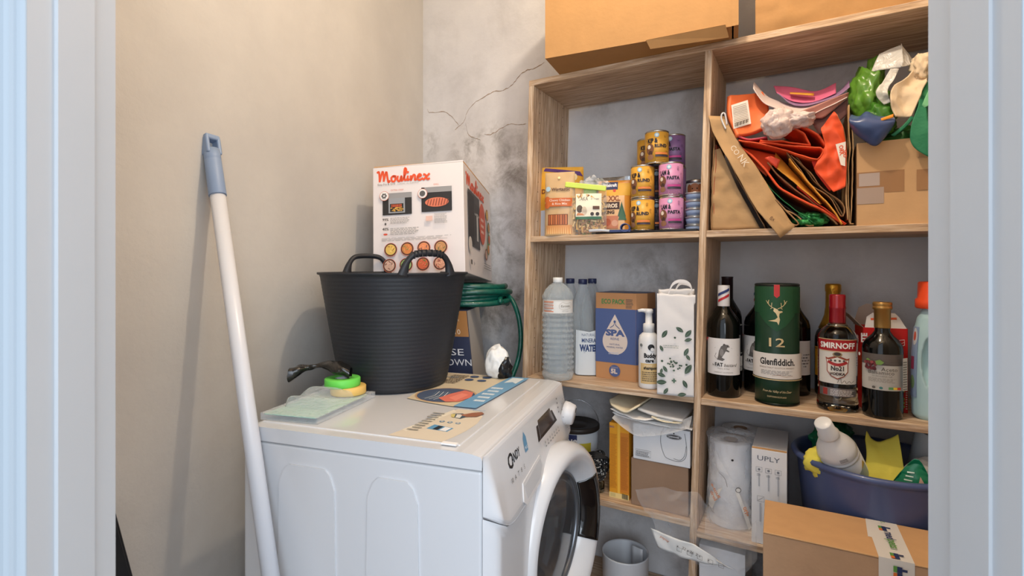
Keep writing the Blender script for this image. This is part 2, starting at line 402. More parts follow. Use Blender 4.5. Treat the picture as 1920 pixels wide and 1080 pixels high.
# ================================================================ SHELVING UNIT
unit = thing('shelving_unit', 'limed oak open shelving unit standing against the stained back wall', 'shelf', (OX, OY, 0), UROT)
T = .018; DEP = .2799; UD = .543; UR = 1.155
def ub(name, u0, u1, v0, v1, z0, z1, m, par=unit):
    o = Mb().box(u0, u1, v0, v1, z0, z1, T=SP).build(name, m, par); bevel(o, .0012, 1); return o
pinm = ink((70, 56, 44))
for k, u in enumerate((0, UD-T/2, UR-T)):
    o = ub('upright', u, u+T, 0, DEP, 0.002, 1.748, WZ)
    b = Mb(); sides = [u+T] if k == 0 else ([u] if k == 2 else [u, u+T])
    for us in sides:
        for vv in (.045, .225):
            for i in range(49):
                z = .2+i*.032; c = SP(us, vv, z); sgn = 1 if us > u else -1
                b.add([(c[0]+sgn*.0004, c[1]+.0022*cos(a*pi/3), c[2]+.0022*sin(a*pi/3)) for a in range(6)], [(0, 1, 2, 3, 4, 5)])
    tag(b.build('pin_holes', pinm, o, fix=False), kind='stuff')
ub('top_board', 0, UR, 0, DEP, 1.748, 1.766, WX)
for z, (a, b_) in ((L2, (T, UD-T/2)), (L3, (T, UD-T/2)), (L4, (T, UD-T/2)), (.13, (T, UD-T/2)), (L2, (UD+T/2, UR-T)), (R3, (UD+T/2, UR-T)), (R4, (UD+T/2, UR-T)), (.12, (UD+T/2, UR-T))):
    ub('shelf_board', a, b_, .001, DEP, z-T, z, WX)

# ================================================================ WASHING MACHINE
WA = .3234; WM = Vector((-.0505, .8685)); wu = Vector((sin(WA), cos(WA))); wn = Vector((wu.y, -wu.x))
def WL(x, s, z=0): p = WM+wn*x+wu*s; return Vector((p.x, p.y, z))
WD = .525
was = thing('washing_machine', 'white front-loading washing machine with its round door ajar', 'washing machine', WL(0, 0, 0), -WA)
# body (front panel set back behind the fascia)
b = Mb().box(-WD, -.001, .0, .600, .05, .819); bevel(b.build('cabinet', M['white'], was), .006, 3)
for (d0, d1, d2, d3) in ((.290, .312, .420, .444), (.112, .134, .217, .240)):
    P = [(-d3, .13), (-d3+.012, .745), (-d2, .772), (-d2+.012, .783), (-d1-.012, .783), (-d1, .772), (-d0-.012, .745), (-d0, .13)]
    o = Mb().prism(P, lambda a, z: (a, -.0035, z), lambda a, z: (a, .012, z)).build('side_embossing', M['white'], was); bevel(o, .0045, 3)
for sx, sy in ((-.06, .06), (-.06, .54), (-.45, .06), (-.45, .54)):
    Mb().lathe([(.02, 0), (.022, .01), (.02, .05)], 16, 0, sx, sy).build('foot', M['black'], was)
# front panel with round opening
def ZB(y): return .694+.048*max(0, 1-y/.11)**2.2+.02*max(0, (y-.5)/.1)
def fpn(a, bq):
    ang = 2*pi*a; r = .168; cy, cz = .372, .45; iy, iz = cy+r*cos(ang), cz+r*sin(ang)
    ky = (.6-cy)/max(cos(ang), 1e-6) if cos(ang) > 0 else cy/max(-cos(ang), 1e-6); kz = (.701-cz)/max(sin(ang), 1e-6) if sin(ang) > 0 else (cz-.05)/max(-sin(ang), 1e-6)
    k = min(ky, kz); oy, oz = cy+k*cos(ang), cz+k*sin(ang)
    if bq < .15: return (-.02+.046*bq/.15, iy, iz)
    t = (bq-.15)/.85; x = .026
    y, z = iy+(oy-iy)*t, iz+(oz-iz)*t
    e = min(y, .6-y)
    if e < .022: x = .026-.026*(1-e/.022)**2.2
    if sin(ang) > 0 and z > .55: z = .55+(z-.55)*(ZB(y)-.0012-.55)/(.701-.55)
    return (x, y, z)
o = Mb().grid(fpn, 160, 30).build('front_panel', M['white'], was)
o = Mb().box(.0, .012, .02, .58, .045, .052).build('kick_strip', M['whitep'], was)
# drum, gasket
gm = mat('grey_rubber', (110, 112, 116), .5)
o = Mb().lathe([(.166, -.02), (.166, .012), (.160, .020), (.150, .014), (.146, -.01), (.145, -.05)], 56).build('door_gasket', gm, was, loc=(0, .372, .45), rot=(0, pi/2, 0))
Mb().lathe([(.150, -.01), (.2, -.04), (.2, -.3), (.0, -.31)], 48).build('drum', mat('drum_steel', (120, 122, 126), .35, metal=1), was, loc=(.0, .372, .45), rot=(0, pi/2, 0))
# lid: frame with rounded edge + recessed top
P = [(-WD, .820), (-WD, .838), (-WD+.006, .8455), (-WD+.02, .848), (-.04, .848), (-.02, .8465), (-.004, .843), (-.001, .838), (-.001, .820)]
lid = Mb().prism(P, lambda a, z: (a, 0, z), lambda a, z: (a, .6, z)).build('lid', M['white'], was); bevel(lid, .007, 4)
tp = Mb().box(-WD+.02, -.055, .028, .572, .846, .850).build('lid_panel', M['white'], was); bevel(tp, .003, 3)
Mb().box(-WD-.0005, -.001, -.0006, .001, .8185, .8205).build('lid_seam', mat('seam_grey', (150, 152, 156), .6), was)
# control fascia
FX0, FZ0, FX1, FZ1 = .030, .715, .004, .834
def edgek(y):
    e = min(y, .6-y); return 1 if e > .022 else 1-max(0, 1-e/.022)**2.2
def fasc(a, c):
    y = .6*(3*c*c-2*c*c*c); zb = ZB(y)
    P = [(0, .8435), (.0015, .8425), (FX1, .8375), (FX1+.0012, FZ1), (FX0-.001, .7200), (FX0, .712), (FX0, zb+.006), (FX0-.002, zb+.001), (FX0-.006, zb), (0, zb)]
    P[4] = (FX0-.001-.02*max(0, (zb+.014-.72)), max(.720, zb+.016)); P[5] = (FX0, max(.712, zb+.010))
    k = a*9; i = min(int(k), 8); t = k-i; x, z = P[i][0]+(P[i+1][0]-P[i][0])*t, P[i][1]+(P[i+1][1]-P[i][1])*t
    return (x*edgek(y)+.0005, y, z)
fa = Mb().grid(fasc, 45, 70).build('control_fascia', M['white'], was)
sl = Vector((FX1-FX0, FZ1-FZ0)); sln = sl.normalized(); fn_ = Vector((sln.y, -sln.x))
def FM(x, y, h):                                   # x = s along the front, y = height z
    t = (y-FZ0)/(FZ1-FZ0); p = Vector((FX0, FZ0))+sl*t+fn_*h; return (p.x, x, p.y)
pr = Print(FM, base=.0012)
pr.poly([(.293, .775), (.300, .822), (.432, .822), (.470, .775)], (40, 28, 22)).poly([(.310, .782), (.315, .817), (.425, .817), (.448, .782)], mat('display_glass', (58, 40, 30), .12))
pr.text('C', .096, .786, .026, (30, 30, 32), bold=.03, align='l').text('ANDY', .115, .791, .017, (30, 30, 32), w=.052, bold=.02, align='l')
pr.poly([(.197, .785), (.197, .812), (.207, .824), (.217, .812), (.217, .785)], (96, 146, 180)).text('9KG', .207, .79, .006, (235, 240, 245))
for i in range(5): pr.text(('10', 'A', 'T', '8', 'S')[i], .100+i*.018, .762, .009, (70, 72, 76))
for i in range(7): pr.disc(.335+i*.019, .762, .0028, (140, 144, 150)).rect(.331+i*.019, .752, .340+i*.019, .755, (120, 124, 130))
for i in range(4): pr.rect(.478, .79+i*.011, .486, .794+i*.011, (90, 92, 96))
for i in range(14):
    a = 2*pi*i/14; pr.rect(.545+.040*cos(a)-.003, .772+.040*sin(a)-.001, .545+.040*cos(a)+.003, .772+.040*sin(a)+.001, (120, 122, 128))
pr.line([(.492, .745), (.492, .828)], .001, (190, 192, 196)).line([(.285, .73), (.285, .83)], .001, (190, 192, 196))
pr.build(was, 'fascia_print')
# drawer pull: raised slab, the scoop's shade painted on as a greyer panel
dr = Mb().prism([(.135, .712), (.150, .742), (.282, .752), (.288, .722), (.262, .706), (.150, .700)], lambda a, z: FM(a, z, .0005), lambda a, z: FM(a, z, .0025)).build('detergent_drawer', M['whitep'], was); bevel(dr, .0012, 2)
Mb().prism([(.152, .735), (.278, .746), (.282, .729), (.256, .713), (.158, .709)], lambda a, z: FM(a, z, .0026), lambda a, z: FM(a, z, .0029)).build('recess_shade', mat('recess_shade_grey', (196, 198, 202), .5), dr)
kn = Mb().lathe([(.031, 0), (.031, .012), (.027, .028), (.024, .031), (0, .032)], 36).build('program_knob', M['whitep'], was, loc=FM(.545, .775, .001), rot=(0, pi/2+.19, 0))
Mb().box(-.020, -.008, -.0015, .0015, .0318, .0330).build('knob_mark', M['black'], kn)
# door
door = bpy.data.objects.new('door', None); COL.objects.link(door); door.parent = was; door.location = (.047, .392, .520); door.rotation_euler = (0, pi/2, -.187); door.empty_display_size = .05
prof = [(.148, -.022), (.151, -.012), (.163, .008), (.178, .024), (.192, .030), (.205, .026), (.215, .014), (.2195, -.002), (.219, -.018), (.210, -.032), (.158, -.034), (.148, -.030), (.148, -.022)]
Mb().lathe(prof[:-1]+[prof[0]], 96).build('door_ring', M['white'], door)
Mb().lathe([(.1495, -.020), (.146, -.010), (.139, -.012), (.136, -.022), (.140, -.028)], 72).build('inner_trim', mat('grey_trim', (112, 116, 122), .25, metal=.6), door)
Mb().lathe([(.138, -.018), (.120, -.012), (.0, -.004)], 56).build('porthole_window', mat('porthole_glass', (150, 156, 164), .05, trans=.9, ior=1.45, alpha=.55), door)
Mb().lathe([(.137, -.026), (.125, -.06), (.11, -.09), (.08, -.105), (0, -.11)], 56).build('glass_bowl', mat('bowl_glass', (92, 98, 104), .12, metal=.3, coat=.5), door)
b = Mb()
def hg(a, c):
    ang = pi/2+radians(32-58*a); q = [(.150, -.011), (.156, -.001), (.163, .0095), (.171, .0180), (.178, .0252), (.185, .0282), (.192, .0305)]
    i = min(int(c*6), 5); t = c*6-i; r = q[i][0]+(q[i+1][0]-q[i][0])*t; zz = q[i][1]+(q[i+1][1]-q[i][1])*t
    return (r*cos(ang), r*sin(ang), zz)
b.grid(hg, 20, 12); o = b.build('door_handle', mat('black_gloss', (14, 14, 16), .08, coat=1), door); solid(o, .002)
# stickers on the lid (flat print on the machine)
def TM(x, y, h): return (-x, y, .8502+h)            # x = d from front, y = s
pr = Print(TM, step=.0001, base=.0001)
beige = (216, 204, 184)
arc = [(.207, .032), (.153, .236), (.101, .234), (.080, .20), (.072, .15), (.075, .10), (.083, .06), (.092, .030)]
pr.poly(arc, beige).poly([(.160, .228), (.198, .07), (.185, .062), (.148, .215)], (226, 217, 198))
pr.poly([(.152, .118), (.105, .108), (.108, .084), (.156, .090)], (96, 152, 190))
pr.poly([(.140, .113), (.128, .111), (.131, .088), (.143, .090)], (40, 44, 50)).poly([(.124, .110), (.109, .107), (.112, .086), (.127, .088)], (232, 232, 232))
for i in range(3): pr.disc(.110+i*.018, .140, .0055, (100, 140, 172)).disc(.110+i*.018, .140, .003, (216, 204, 184))
pr.poly([(.118, .168), (.140, .176), (.148, .196), (.128, .204), (.108, .190)], (70, 86, 100)).poly([(.133, .170), (.142, .174), (.150, .192), (.141, .196)], (206, 190, 120)).poly([(.120, .17), (.131, .172), (.137, .194), (.124, .197)], (216, 214, 205))
pr.poly([(.090, .190), (.112, .182), (.124, .196), (.110, .214), (.092, .226), (.082, .215)], (150, 98, 74)).poly([(.118, .186), (.128, .192), (.124, .199), (.112, .196)], (172, 116, 88))
pr.lines(.165, .07, .192, .2, 9, (150, 146, 138))
# second sticker
pr.poly([(.308, .277), (.344, .578), (.144, .579), (.170, .245), (.24, .258)], (214, 198, 168))
pr.disc(.232, .335, .078, (196, 160, 120), ry=.072)
pr.disc(.232, .335, .073, (78, 92, 118), ry=.067)
for k in range(7): pr.line([(.235+.006*k, .285), (.225+.006*k, .32), (.232+.006*k, .36)], .0022, (214, 220, 224) if k % 2 else (110, 132, 150))
pr.poly([(.205, .275), (.235, .30), (.225, .345), (.205, .39), (.175, .375), (.162, .33), (.175, .285)], (222, 122, 104)).poly([(.185, .29), (.212, .31), (.20, .36), (.178, .35)], (238, 142, 122))
pr.poly([(.170, .245), (.144, .579), (.088, .579), (.114, .245)], (112, 162, 200))
pr.poly([(.138, .50), (.134, .565), (.100, .565), (.104, .50), (.118, .515)], (224, 232, 236))
pr.lines(.118, .30, .150, .46, 5, (226, 236, 242))
for i in range(4): pr.disc(.205+(i % 2)*.038, .505+(i//2)*.04, .013, (70, 88, 124), ry=.012)
pr.lines(.262, .45, .315, .56, 7, (130, 112, 92)).text('Candy', .305, .515, .012, (92, 146, 184), rot=-.1).text('Candy', .100, .225, .008, (92, 146, 184))
pr.build(was, 'lid_sticker')
o = Mb().box(-.088, -.058, .018, .028, .8503, .8533).build('cardboard_scrap', M['paper']); o.parent = was

# ================================================================ TUB
c = WL(-.430, .420, .851)
tub = thing('rubber_tub', 'large black ribbed rubber tub standing on the washing machine', 'tub', c, 0)
prof = [(0, 0), (.135, 0), (.141, .006)]
TR = lambda z: .141+(.195-.141)*(max(z, 0)/.30)**.9
for i in range(29):
    z = .012+i*.0098; prof += [(TR(z), z), (TR(z)+.00025, z+.002), (TR(z)+.00025, z+.004), (TR(z+.006), z+.006)]
prof += [(.1955, .298), (.2015, .300), (.2015, .305), (.192, .305), (.188, .295), (.135, .012), (0, .010)]
Mb().lathe(prof, 72).build('tub_wall', M['rubber'], tub)
for sgn, nm in ((1, 0), (-1, 1)):
    ang = -.905 if sgn > 0 else pi-.905
    pts = []
    for q in [(-.066, -.004), (-.058, .026), (-.042, .045), (-.018, .0505), (.018, .0505), (.042, .045), (.058, .026), (.066, -.004)]: pts.append((.1962-q[0]**2*2.4, q[0], .302+q[1]))
    P = spline(pts, 5); b = Mb(); vs = []
    n = len(P)
    for i, p in enumerate(P):
        t = (P[min(i+1, n-1)]-P[max(i-1, 0)]).normalized(); nn = Vector((0, -t.z, t.y)); o_ = Vector((1, 0, 0))
        k = i/(n-1); wd = .0075+.008*max(0, (abs(k-.5)-.34))/.16
        for a in range(10): vs.append(p+nn*wd*cos(2*pi*a/10)+o_*.0085*sin(2*pi*a/10))
    b.add(vs, [(i*10+a, i*10+(a+1) % 10, (i+1)*10+(a+1) % 10, (i+1)*10+a) for i in range(n-1) for a in range(10)], 0, True)
    if sgn > 0:
        for i in range(10, n-10, 2): 
            p = P[i]; b.box(p.x-.0098, p.x+.0098, p.y-.0012, p.y+.0012, p.z-.0085, p.z+.0088)
    b.build('handle', M['rubber'], tub, rz=ang)

# ================================================================ things on the machine
# clamshell pack with green card
o = thing('clamshell_pack', 'clear plastic clamshell with mint green card on the washing machine', 'packaging', WL(-.448, .148, .8505), -WA+.06)
b = Mb().box(-.072, .066, -.112, .112, 0, .0015).box(-.072, .066, -.112, .112, .013, .0145).box(-.072, -.0705, -.112, .112, .0015, .013).box(.0645, .066, -.112, .112, .0015, .013).box(-.0705, .0645, -.112, -.1105, .0015, .013)
b.build('tray', M['film'], o)
Mb().box(-.066, .058, -.108, .090, .0105, .0118).build('card', mat('mint_card', (128, 204, 178), .5), o)
def dome(a, c):
    x, y = (a-.5)*2, (c-.5)*2; k = max(0, 1-max(abs(x), abs(y))**6); return (-.005+.05*x, .01+.07*y, .0146+.030*k**.5*(.8+.2*cos(6*y)))
Mb().grid(dome, 24, 24).build('blister_dome', M['film2'] if 0 else M['film'], o)
def reel(name, label, c, x, s, z, grp='tape reels on the washing machine'):
    o = thing(name, label, 'tape', WL(x, s, z), 0, grp)
    Mb().lathe([(.018, 0), (.040, 0), (.0415, .002), (.0415, .017), (.040, .019), (.018, .019), (.017, .010), (.018, 0)], 40).build('tape_roll', mat(name+'_'+label[:4], c, .5), o); 
    Mb().lathe([(.0175, .001), (.0175, .018), (.015, .018), (.015, .001), (.0175, .001)], 32).build('core', M['whitep'], o); return o
reel('tape_reel', 'flat yellow reel lying under the bright green reel', (228, 186, 104), -.440, .228, .8655)
reel('tape_reel', 'bright green reel resting on the yellow reel beside the tub', (108, 212, 84), -.452, .222, .8847)
b = Mb()
def bl(a, c):
    ang = 2*pi*c; rad = .012+.007*sin(7*a+2)+.006*nz(a*4, cos(ang), sin(ang), 1.8); x = -.075+.14*a
    return (x, .012*sin(3*a)+rad*1.3*cos(ang), .012+.026*sin(pi*min(1, a*.8+.1))+rad*.85*sin(ang))
b.grid(bl, 26, 14)
tag(b.build('black_wrapper', mat('black_foil', (30, 28, 26), .2, coat=.5, bump=.8, bscale=60), loc=WL(-.492, .200, .894), rz=.1), 'crumpled shiny black wrapper lying over the green reel', 'wrapper')

# ================================================================ MOULINEX BOX
def Rm(a, b_, c_): return Matrix.Rotation(a, 3, 'Z') @ Matrix.Rotation(b_, 3, 'X') @ Matrix.Rotation(c_, 3, 'Y')
w_, d_, h_ = .297, .445, .354
Rmx = Rm(-.145, -.094, -.044); O = Vector((-.1536, 1.588, 1.5065)); base = O+Rmx @ Vector((-w_/2, d_/2, -h_))
mo = thing('appliance_box', 'white printed appliance carton tilted on the coiled green hose', 'box', base, 0); mo.rotation_euler = Rmx.to_euler()
wc = mat('white_carton', (226, 218, 216), .55, var=.02, bump=.06, bscale=40)
b = Mb().box(-w_/2, w_/2, -d_/2, d_/2, 0, h_-.006); bevel(b.build('carton', wc, mo), .002)
Mb().box(-w_/2+.003, w_/2-.001, -d_/2+.004, d_/2, h_-.006, h_-.001).build('top_flap', M['card'], mo)
Mb().add([(-w_/2, -d_/2, h_-.006), (w_/2, -d_/2, h_-.006), (w_/2, -d_/2, h_-.001), (w_/2, -d_/2+.003, h_-.001), (w_/2, -d_/2+.003, h_-.006), (-w_/2, -d_/2+.003, h_-.006)], [(0, 1, 2), (5, 4, 3), (0, 2, 3, 5), (1, 4, 3, 2)]).build('flap_edge', wc, mo)
pr = Print(FLAT(-w_/2, -d_/2, 0))
W_, H_ = w_, h_
def brush(pr, pts, wd, c): pr.line(spline([Vector(p) for p in pts], 6), wd, c)
red = (226, 86, 48)
# handwritten-style brand word, drawn as strokes
def script_word(pr, x0, y0, k, c, ky=None):
    ky = ky or k
    st = [[(0, .9), (.12, .98), (.16, .6), (.17, .1)], [(.17, .1), (.35, 1.0), (.42, .5), (.42, .12)], [(.42, .12), (.58, .95), (.66, .4), (.72, .05), (.82, .2)],
          [(1.02, .55), (.9, .4), (.95, .1), (1.1, .12), (1.15, .4), (1.02, .55), (1.2, .5)], [(1.3, .55), (1.28, .2), (1.4, .08), (1.52, .5), (1.52, .1), (1.62, .2)],
          [(1.62, .2), (1.82, .9), (1.75, 1.15), (1.7, .8), (1.72, .15), (1.86, .2)], [(1.92, .5), (1.9, .12), (2.02, .2)], [(2.1, .5), (2.1, .08), (2.25, .5), (2.35, .45), (2.35, .1), (2.45, .15)],
          [(2.5, .28), (2.72, .42), (2.62, .55), (2.5, .3), (2.6, .06), (2.85, .2)], [(2.85, .5), (2.98, .45), (3.1, .08), (3.25, .15)], [(3.25, .55), (3.05, .3), (2.85, .02)]]
    for q in st: brush(pr, [(x0+a*k, y0+b_*ky) for a, b_ in q], .10*k+.0012, c)
    pr.disc(x0+1.93*k, y0+.78*ky, .07*k, c)
script_word(pr, .014, H_-.058, .054, red, .038)
pr.text('Easy Fry & Grill', .018, H_-.066, .0065, (110, 108, 108), align='l').text('CLASSIC  XL SURFACE', .083, H_-.066, .005, (170, 168, 168), align='l')
def photo(x0, y0, w, h): pr.rect(x0, y0, x0+w, y0+h, (44, 42, 42)).rect(x0+.01, y0+h-.017, x0+w, y0+h, (150, 148, 148))
photo(.034, H_-.163, .096, .070); photo(.162, H_-.160, .098, .078)
pr.rect(.054, H_-.158, .108, H_-.110, (150, 152, 156)).rect(.059, H_-.154, .103, H_-.128, (40, 36, 34))
rnd = random.Random(3)
for i in range(34): x = .06+rnd.random()*.038; y = H_-.153+rnd.random()*.012; pr.line([(x, y), (x+.006, y+rnd.uniform(-.003, .003))], .0022, (232, 186+rnd.randint(-20, 10), 84)) if 0 else pr.rect(x, y, x+.006, y+.0022, (232, 180, 84), same=i > 0)
for i in range(7): pr.rect(.064+i*.005, H_-.139, .067+i*.005, H_-.130, (210, 96, 58), same=i > 0)
pr.disc(.212, H_-.131, .038, (214, 118, 88), ry=.015)
for i in range(8): pr.line([(.181+i*.009, H_-.143+abs(i-3.5)*.001), (.186+i*.009, H_-.119-abs(i-3.5)*.001)], .0024, (122, 62, 48))
for cx, lab in ((.041, 'EXTRA CRISP'), (.167, 'GRILL')):
    pr.disc(cx, H_-.102, .0155, (206, 120, 96)).disc(cx, H_-.102, .0142, (232, 226, 222))
for i in range(6): a = i*pi/3; pr.disc(.041+.006*cos(a), H_-.102+.006*sin(a), .003, (90, 86, 84), n=10)
pr.disc(.167, H_-.102, .009, (90, 88, 88))
pr.text('EXTRA CRISP', .085, H_-.088, .005, (214, 104, 76)).text('GRILL', .212, H_-.078, .005, (214, 104, 76))
pr.text('99%', .046, H_-.183, .0085, (80, 78, 78), bold=.02).text('40%', .046, H_-.213, .0085, (80, 78, 78), bold=.02).disc(.046, H_-.193, .003, (80, 78, 78), ry=.004).disc(.046, H_-.226, .007, (206, 80, 60), ry=.003)
pr.lines(.062, H_-.192, .125, H_-.172, 5, (150, 148, 148)).lines(.062, H_-.228, .155, H_-.205, 5, (150, 148, 148)).lines(.205, H_-.198, .248, H_-.166, 8, (160, 158, 158)).rect(.178, H_-.190, .199, H_-.175, (226, 186, 172)).lines(.034, H_-.248, .26, H_-.236, 4, (168, 165, 165))
food = [((226, 186, 96), (176, 120, 50)), ((214, 130, 70), (120, 150, 80)), ((226, 140, 92), (60, 60, 80)), ((196, 140, 90), (90, 110, 60)), ((206, 168, 148), (130, 80, 60)), ((160, 180, 110), (80, 120, 60)), ((206, 96, 60), (90, 130, 60)), ((210, 150, 120), (150, 60, 50))]
for i in range(8):
    cx = .063+(i % 4)*.0545; cy = H_-.275-(i//4)*.051; pr.disc(cx, cy, .0212, (206, 108, 76)).disc(cx, cy, .0198, (66, 48, 40)).disc(cx, cy, .0165, food[i][0])
    for k in range(9):
        r = .013*sqrt(rnd.random()); a = rnd.random()*2*pi; x, y = cx+r*cos(a), cy+r*sin(a); pr.line([(x-.004*cos(a+1), y-.004*sin(a+1)), (x+.004*cos(a+1), y+.004*sin(a+1))], .0022, food[i][1] if k % 2 else tuple(min(255, q+25) for q in food[i][0]))
pr.build(mo, 'front_print')
pr = Print(lambda x, y, h: (w_/2+h, -d_/2+x, y))
script_word(pr, .03, H_-.072, .085, red, .042)
pr.rect(.045, .095, .22, .275, (76, 74, 76)).rect(.055, .10, .13, .265, (50, 48, 50)).rect(.14, .13, .215, .245, (62, 60, 62)).rect(.165, .12, .19, .215, (190, 190, 190)).rect(.135, .205, .215, .212, (150, 150, 150))
pr.disc(.262, .195, .055, (206, 92, 68), ry=.075).lines(.235, .16, .29, .225, 3, (236, 200, 186)).disc(.06, .095, .025, (230, 224, 218)).disc(.06, .095, .022, (214, 206, 198))
for i in range(5): pr.disc((.35, .375, .375, .355, .31)[i], (.245, .20, .155, .115, .09)[i], .022, food[(i*3) % 8][1]).disc((.35, .375, .375, .355, .31)[i], (.245, .20, .155, .115, .09)[i], .016, food[(i*3) % 8][0])
pr.lines(.26, .035, .40, .06, 3, (150, 146, 144)).rect(.05, .03, .07, .045, (90, 88, 88)).text('8+', .1, .03, .012, (120, 118, 118))
pr.build(mo, 'side_print')

# hose coil and navy box behind the machine
nb = thing('navy_box', 'navy shopping box with gold band behind the black tub', 'box', (-.262, 1.735, 0), -.13)
def tp_(x, y, z): k = (1.03-z)*.10; return (x+(k if x > 0 else -k*.3), y, z)
b = Mb(); b.box(-.13, .128, -.085, .12, 0, 1.03, T=tp_); bevel(b.build('carton', [mat('navy_card', (44, 50, 76), .45)], nb), .002)
def NF(x, y, h): k = (1.03-y)*.10; return (x+k, -.085-h, y)
pr = Print(NF)
pr.rect(-.12, .945, .127, 1.028, (168, 118, 66)).text('WALL & WOODWORK', .056, .995, .006, (226, 206, 178)).lines(.045, .978, .095, .99, 2, (214, 190, 160)).text('£110', .078, .953, .016, (238, 226, 210))
pr.text('ELSE', .060, .885, .021, (226, 226, 230), w=.090).text('DOWN', .075, .852, .021, (226, 226, 230), w=.105).rect(-.12, .0, .127, .012, (60, 64, 86))
pr.build(nb, 'front_print')
pr = Print(lambda x, y, h: (.128+(1.03-y)*.10+h, -.085+x, y)); pr.rect(0.002, .01, .203, 1.028, (186, 182, 178)); pr.build(nb, 'side_panel')
hose = Mb(); pts = []
cx, cy = -.165, 1.80
for i in range(6*28):
    a = 2*pi*i/28; k = i/28; R_ = .140+.012*sin(k*2.1)+.006*nz(k, cos(a), sin(a), 2.); z = 1.042+.0135*k*.8+.004*sin(a*2+k)
    pts.append((cx+R_*cos(a)*1.05, cy+R_*sin(a)*.85, z))
tail = [(-.03, 1.79, 1.075), (.0, 1.76, 1.055), (.022, 1.74, 1.00), (.03, 1.73, .93), (.022, 1.72, .86), (-.0, 1.70, .80)]
hose.tube(pts, .0102, 8); hose.tube(spline([pts[0], (-.04, 1.70, 1.055)]+tail, 8), .0085, 8)
tag(hose.build('garden_hose', mat('green_hose', (12, 84, 70), .3, coat=.3, var=.25, vscale=60, bump=.3, bscale=200), recenter=True), 'dark green garden hose coiled under the tilted carton', 'hose')
# white and black plastic bag
def blob(name, label, cat, loc, rad, m, seed=0, amp=.25, sub=4, rz=0, fs=2.2, parent=None, flat=.0, group=None):
    bm = bmesh.new(); bmesh.ops.create_icosphere(bm, subdivisions=sub, radius=1)
    for v in bm.verts:
        p = v.co.copy(); k = 1+amp*nz(p.x+seed, p.y, p.z, fs)+amp*.7*ridge(p.x+seed*2, p.y+3, p.z, fs*1.7)-amp*.35+amp*.12*ridge(p.x, p.y-seed, p.z, fs*4)
        q = p*k; q = Vector((q.x*rad[0], q.y*rad[1], q.z*rad[2]))
        if q.z < -rad[2]*(1-flat): q.z = -rad[2]*(1-flat)
        v.co = q
    z0 = min(v.co.z for v in bm.verts)
    for v in bm.verts: v.co.z -= z0
    for f in bm.faces: f.smooth = True
    me = bpy.data.meshes.new(name); bm.to_mesh(me); bm.free(); me.materials.append(m)
    o = bpy.data.objects.new(name, me); COL.objects.link(o); o.location = loc; o.rotation_euler = (0, 0, rz)
    if parent: o.parent = parent
    else: tag(o, label, cat, group)
    return o
o = blob('plastic_bag', 'small crumpled white and black plastic bag behind the machine beside the hose', 'bag', WL(-.180, .565, .8505), (.036, .030, .046), mat('white_bag_film', (226, 226, 224), .35, bump=.4, bscale=30), 4, .2, 4, .2, fs=1.4)
o2 = blob('black_lining', None, None, (.012, -.010, .0), (.027, .026, .034), mat('black_bag_film', (24, 24, 28), .25, bump=.6, bscale=40), 9, .35, 3, 0, parent=o)

# ================================================================ TELESCOPIC POLE
p0 = Vector((-.679, 1.138, 1.463)); p1 = Vector((-.452, .95, .59)); dr_ = (p1-p0).normalized(); p2 = p0+dr_*((.012-p0.z)/dr_.z); Lp = (p2-p0).length
pole = thing('telescopic_pole', 'white telescopic pole with a blue grip leaning on the left wall', 'pole', p2, 0)
pole.rotation_euler = (p0-p2).to_track_quat('Z', 'X').to_euler()
blue = mat('slate_blue_plastic', (132, 152, 182), .45)
wt = mat('white_tube', (220, 222, 228), .3)
j = Lp-1.013
Mb().lathe([(.0155, j), (.0155, Lp-.13)], 28).build('upper_tube', wt, pole)
Mb().lathe([(.013, 0), (.013, j+.02)], 28).build('lower_tube', wt, pole)
Mb().lathe([(.0165, j-.022), (.0185, j-.02), (.0185, j+.018), (.0165, j+.02)], 28).build('locking_collar', blue, pole)
Mb().tube([(-.017, 0, j), (-.030, 0, j-.004)], .0022, 6).build('collar_pin', M['black'], pole)
gr = Mb().lathe([(.0175, Lp-.145), (.0178, Lp-.143), (.0172, Lp-.062), (.0166, Lp-.060), (.0172, Lp-.058), (.0172, Lp-.035)], 28).build('grip', blue, pole)
gh = Mb(); 
# hanging eye: rounded loop on top of the grip
gp = [(-.0172, 0), (-.0172, .040), (-.013, .047), (.013, .047), (.0172, .040), (.0172, 0), (.0085, 0), (.0085, .001), (.0085, .006), (.0085, .034), (-.0085, .034), (-.0085, .006), (.0085, .0059), (.0085, .001)]
gh.box(-.0172, -.0085, -.0135, .0135, 0, .042).box(.0085, .0172, -.0135, .0135, 0, .042).box(-.0165, .0165, -.0135, .0135, .034, .047).box(-.0165, .0165, -.0135, .0135, 0, .008)
o = gh.build('hanging_eye', blue, pole, loc=(0, 0, Lp-.047), rz=radians(-78)); bevel(o, .004, 3)
# black bar lower left
b0, b1 = Vector((-.742, .885, .82)), Vector((-.52, .88, .01))
o = Mb().box(-.022, .022, -.010, .010, 0, (b0-b1).length).box(-.016, .016, -.0115, .0115, .0, (b0-b1).length-.02).build('black_bar', M['black'], loc=b1); o.rotation_euler = (b0-b1).to_track_quat('Z', 'Y').to_euler()
bevel(o, .003); tag(o, 'flat black bar leaning on the left wall beside the door frame', 'bar')

